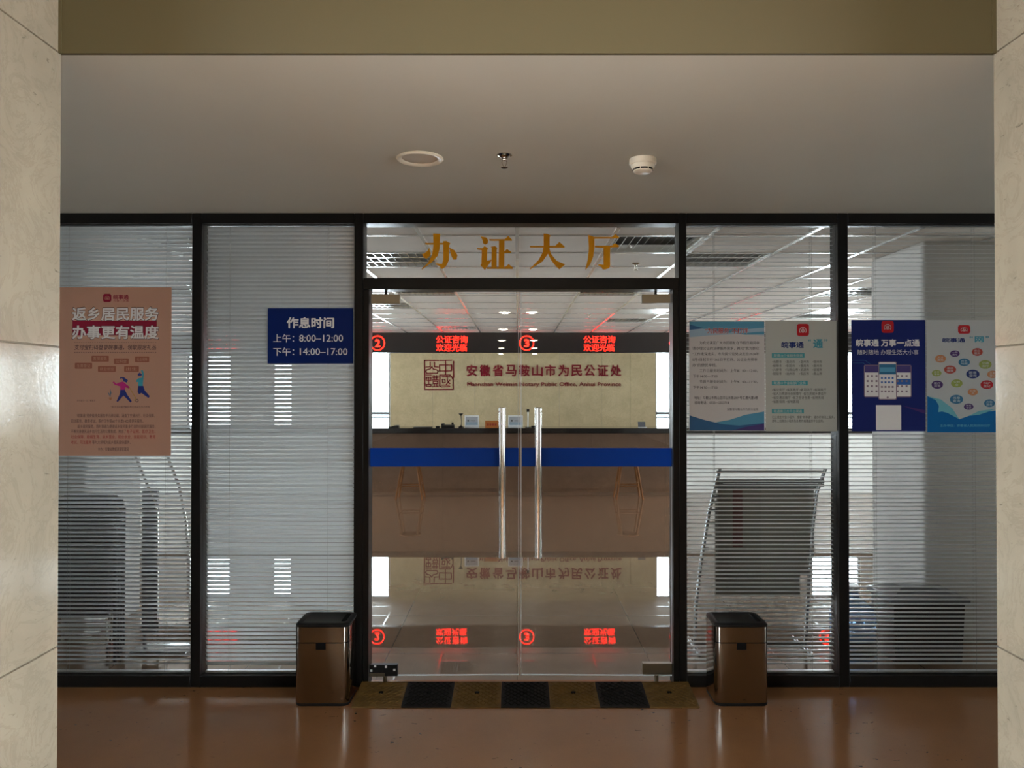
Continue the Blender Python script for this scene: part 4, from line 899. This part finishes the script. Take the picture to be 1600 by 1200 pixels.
def vent(i, k):
    x0, y0 = i, TY + k * TS; x1, y1 = x0 + TS, y0 + TS; z = CEIL
    t = thing('air_vent', ((x0 + x1) / 2, (y0 + y1) / 2, z), 'square air vent with slanted slats in the tiled office ceiling', 'air vent', 'air vents in the office ceiling')
    mb = MB()
    for p, q in (((x0, y0, z - 0.004), (x0 + 0.03, y1, z + 0.05)), ((x1 - 0.03, y0, z - 0.004), (x1, y1, z + 0.05)), ((x0, y0, z - 0.004), (x1, y0 + 0.03, z + 0.05)), ((x0, y1 - 0.03, z - 0.004), (x1, y1, z + 0.05))): mb.box(p, q, 'panelwhite')
    mb.build('vent_frame', t)
    mb = MB(); mb.box((x0, y0, z + 0.08), (x1, y1, z + 0.09), 'darkmetal'); mb.build('duct', t)
    mb = MB()
    for j in range(11):
        xx_ = x0 + 0.05 + j * 0.051; mb.add([(xx_ - 0.012, y0 + 0.03, z), (xx_ - 0.012, y1 - 0.03, z), (xx_ + 0.016, y1 - 0.03, z + 0.03), (xx_ + 0.016, y0 + 0.03, z + 0.03)], [(0, 1, 2, 3)], 'panelwhite')
    mb.build('vent_slats', t)
for x, k in vents: vent(x, k)
def flatpanel(i, k):
    x0, y0 = i, TY + k * TS; x1, y1 = x0 + TS, y0 + TS; z = CEIL
    t = thing('panel_light', ((x0 + x1) / 2, (y0 + y1) / 2, z), 'flat white square light panel set in the tiled office ceiling', 'ceiling light', 'flat light panels in the office ceiling')
    mb = MB(); mb.box((x0 + 0.015, y0 + 0.015, z - 0.004), (x1 - 0.015, y1 - 0.015, z + 0.02), 'panelwhite', 0.002, 1); mb.build('diffuser', t)
    mb = MB()
    for p, q in (((x0, y0, z - 0.007), (x0 + 0.018, y1, z + 0.01)), ((x1 - 0.018, y0, z - 0.007), (x1, y1, z + 0.01)), ((x0, y0, z - 0.007), (x1, y0 + 0.018, z + 0.01)), ((x0, y1 - 0.018, z - 0.007), (x1, y1, z + 0.01))): mb.box(p, q, 'tbar')
    mb.build('panel_frame', t)
for x, k in flats: flatpanel(x, k)
sprinkler(X_(994, 5.9), 5.9, 'office sprinkler head seen through the transom beside the last gold character')
sprinkler(X_(920, 9.87), 9.87, 'office sprinkler head seen through the doors near the red lettering')

# ---- things stored behind the blinds
def chair(x, y, lab):
    t = thing('folding_chair', (x, y, 0), lab, 'chair', 'folded black chairs behind the blind'); w = 0.21
    mb = MB(); mb.tube([(x - w, y, 0.012), (x - w, y, 0.90), (x - w + 0.05, y, 0.97), (x + w - 0.05, y, 0.97), (x + w, y, 0.90), (x + w, y, 0.012)], 0.0115, 'blackmatte', 10); mb.build('outer_frame', t)
    mb = MB(); mb.tube([(x - w + 0.035, y - 0.026, 0.60), (x - w + 0.03, y - 0.026, 0.012)], 0.010, 'chrome', 10); mb.build('leg', t)
    mb = MB(); mb.tube([(x + w - 0.035, y - 0.026, 0.60), (x + w - 0.03, y - 0.026, 0.012)], 0.010, 'chrome', 10); mb.build('leg', t)
    for zz in (0.13, 0.24):
        mb = MB(); mb.tube([(x - w + 0.03, y - 0.026, zz), (x + w - 0.03, y - 0.026, zz)], 0.007, 'chrome', 8); mb.build('stretcher', t)
    mb = MB(); mb.box((x - w + 0.005, y - 0.016, 0.74), (x + w - 0.005, y + 0.014, 0.955), 'fabric', 0.012, 2); mb.build('backrest', t)
    mb = MB(); mb.box((x - w + 0.02, y - 0.045, 0.30), (x + w - 0.02, y - 0.018, 0.70), 'fabric', 0.012, 2); mb.build('seat', t)
    return t
c0 = chair(-2.60, 4.58, 'foremost folded black chair in the row behind the blind below the peach poster')
for k, lb_ in ((1, 'second folded black chair from the front, behind the blind'), (2, 'third folded black chair from the front, behind the blind'), (3, 'rearmost folded black chair, against the office column')):
    dup(c0, (-2.60 - 0.035 * k, 4.58 + 0.10 * k, 0), lb_)
t = thing('display_stand', (-2.2, 4.85, 0), 'grey display stand with bent chrome poles beside the folded black chairs', 'display stand')
YQ = 4.84
def QQ(px, py): v_ = W(px, py, YQ); return (v_.x, YQ, v_.z)
mb = MB(); mb.box((QQ(219, 800)[0], 4.86, 0.10), (QQ(244, 800)[0], 4.885, 1.02), 'tubrim', 0.006, 2); mb.build('panel', t)
mb = MB(); mb.tube([QQ(255, 700), QQ(262, 713), QQ(280, 760), QQ(291, 815), QQ(296, 880), QQ(297, 1005)], 0.009, 'chrome', 10); mb.build('bent_pole', t)
mb = MB(); mb.tube([QQ(208, 705), QQ(222, 738), QQ(238, 775), QQ(246, 800), QQ(246.5, 1005)], 0.008, 'chrome', 10); mb.build('bent_pole', t)
mb = MB(); mb.box((QQ(212, 800)[0], 4.76, 0.0), (QQ(300, 800)[0], 4.94, 0.022), 'greytube', 0.006, 2); mb.box((QQ(225, 1)[0], 4.862, 0.02), (QQ(229, 1)[0], 4.884, 0.12), 'greytube'); mb.tube([QQ(255, 700), QQ(208, 705)], 0.007, 'chrome', 8); mb.build('base', t)
# newspaper rack
YN = 4.85
t = thing('newspaper_rack', (X_(1190, YN), YN, 0), 'grey tube newspaper rack with hanging newspapers behind the blind', 'newspaper rack')
def Q(px, py, Y=YN): v_ = W(px, py, Y); return (v_.x, v_.y, v_.z)
for s_, pts in ((0, [(1125, 732), (1108, 800), (1095, 880), (1087, 950), (1086, 1012)]), (1, [(1290, 732), (1276, 770), (1268, 840), (1263, 920), (1258, 1012)])):
    mb = MB(); mb.tube([Q(*p) for p in pts], 0.011, 'greytube', 10)
    if s_ == 0:
        for k in range(8):
            q = Q(1121 - k * 4.4, 757 + k * 20); mb.box((q[0], YN - 0.012, q[2] - 0.008), (q[0] + 0.035, YN + 0.01, q[2] + 0.008), 'greytube', 0.003, 1)
    mb.build('side_post', t)
for py, r_ in ((737, 0.008), (752, 0.013), (758, 0.010)):
    mb = MB(); mb.tube([Q(1120, py), Q(1287, py)], r_, 'greytube', 10); mb.build('cross_bar', t)
mb = MB(); mb.tube([Q(1086, 1005), Q(1258, 1005)], 0.010, 'greytube', 10)
for px in (1086, 1258):
    q = Q(px, 1010); mb.tube([(q[0], YN - 0.12, 0.012), (q[0], YN + 0.22, 0.012)], 0.012, 'greytube', 10); mb.tube([(q[0], YN, 0.012), (q[0], YN, 0.05)], 0.011, 'greytube', 8)
mb.build('base_frame', t)
papers = [(1122, 1272, 762, 870, 0.02), (1120, 1262, 772, 898, 0.05), (1118, 1250, 784, 930, 0.08)]
for k, (a_, b_, c_, d_, dy) in enumerate(papers):
    yy = YN + dy; p, q = W(a_, d_, yy), W(b_, c_, yy); mb = MB(); mb.box((p.x, yy, p.z), (q.x, yy + 0.008, q.z), 'news', 0.002, 1)
    o = mb.build('newspaper', None); tag(o, ('front newspaper with a red strip hanging on the grey rack', 'middle newspaper hanging on the grey rack', 'rearmost and lowest newspaper hanging on the grey rack')[k], 'newspaper', 'newspapers on the rack')
    if k == 0:
        mb = MB(); q1, q2 = W(1145, 855, yy - 0.001), W(1160, 764, yy - 0.001); mb.box((q1.x, yy - 0.0015, q1.z), (q2.x, yy - 0.0002, q2.z), 'newsred'); mb.build('red_strip', o)
    mb = MB(); mb.tube([(p.x - 0.02, yy + 0.004, q.z), (q.x + 0.02, yy + 0.004, q.z)], 0.008, 'greytube', 8); mb.build('hanging_rod', o)
# dark tub and water jug
YT = 4.62; a = X_(1395, YT); b = X_(1506, YT); zt_ = Z_(942, YT)
t = thing('storage_tub', ((a + b) / 2, YT + 0.14, 0), 'big black lidded storage tub standing behind the blind beside the column', 'storage tub')
def tap(mb, a0, b0, y0, y1, z0, z1, d, mn): mb.add([(a0 + d, y0 + d, z0), (b0 - d, y0 + d, z0), (b0 - d, y1 - d, z0), (a0 + d, y1 - d, z0), (a0, y0, z1), (b0, y0, z1), (b0, y1, z1), (a0, y1, z1)], [(0, 3, 2, 1), (4, 5, 6, 7), (0, 1, 5, 4), (1, 2, 6, 5), (2, 3, 7, 6), (3, 0, 4, 7)], mn)
mb = MB(); tap(mb, a, b, YT, YT + 0.3, 0, zt_, 0.012, 'tub'); mb.build('body', t)
mb = MB(); mb.box((a - 0.025, YT - 0.02, zt_), (b + 0.025, YT + 0.32, zt_ + 0.03), 'tubrim', 0.008, 2); mb.build('rim', t)
mb = MB(); mb.add([(a, YT, zt_ + 0.03), (b, YT, zt_ + 0.03), (b, YT + 0.3, zt_ + 0.03), (a, YT + 0.3, zt_ + 0.03), (a + 0.1, YT + 0.1, zt_ + 0.075), (b - 0.12, YT + 0.12, zt_ + 0.06), (b - 0.1, YT + 0.2, zt_ + 0.055), (a + 0.08, YT + 0.2, zt_ + 0.07)], [(0, 1, 5, 4), (1, 2, 6, 5), (2, 3, 7, 6), (3, 0, 4, 7), (4, 5, 6, 7)], 'tubrim'); mb.build('lid', t)
xj, yj = X_(1331, 4.75), 4.75
t = thing('water_jug', (xj, yj, 0), 'blue plastic water jug with a dark label standing behind the mullion', 'water jug')
mb = MB(); mb.lathe([(0.0, 0.0), (0.125, 0.0), (0.135, 0.015), (0.135, 0.08), (0.130, 0.09), (0.135, 0.10), (0.135, 0.17), (0.130, 0.18), (0.135, 0.19), (0.135, 0.26), (0.12, 0.31), (0.06, 0.35), (0.035, 0.37), (0.032, 0.42), (0.0, 0.42)], (xj, yj, 0), 'jug', 32); mb.build('body', t)
mb = MB(); mb.lathe([(0.1365, 0.03), (0.1375, 0.032), (0.1375, 0.12), (0.1365, 0.122)], (xj, yj, 0), 'juglabel', 32); mb.build('label_band', t)
mb = MB(); mb.lathe([(0.0, 0.44), (0.034, 0.44), (0.036, 0.43), (0.036, 0.40), (0.033, 0.40)], (xj, yj, 0), 'plasticwhite', 20); mb.build('cap', t)
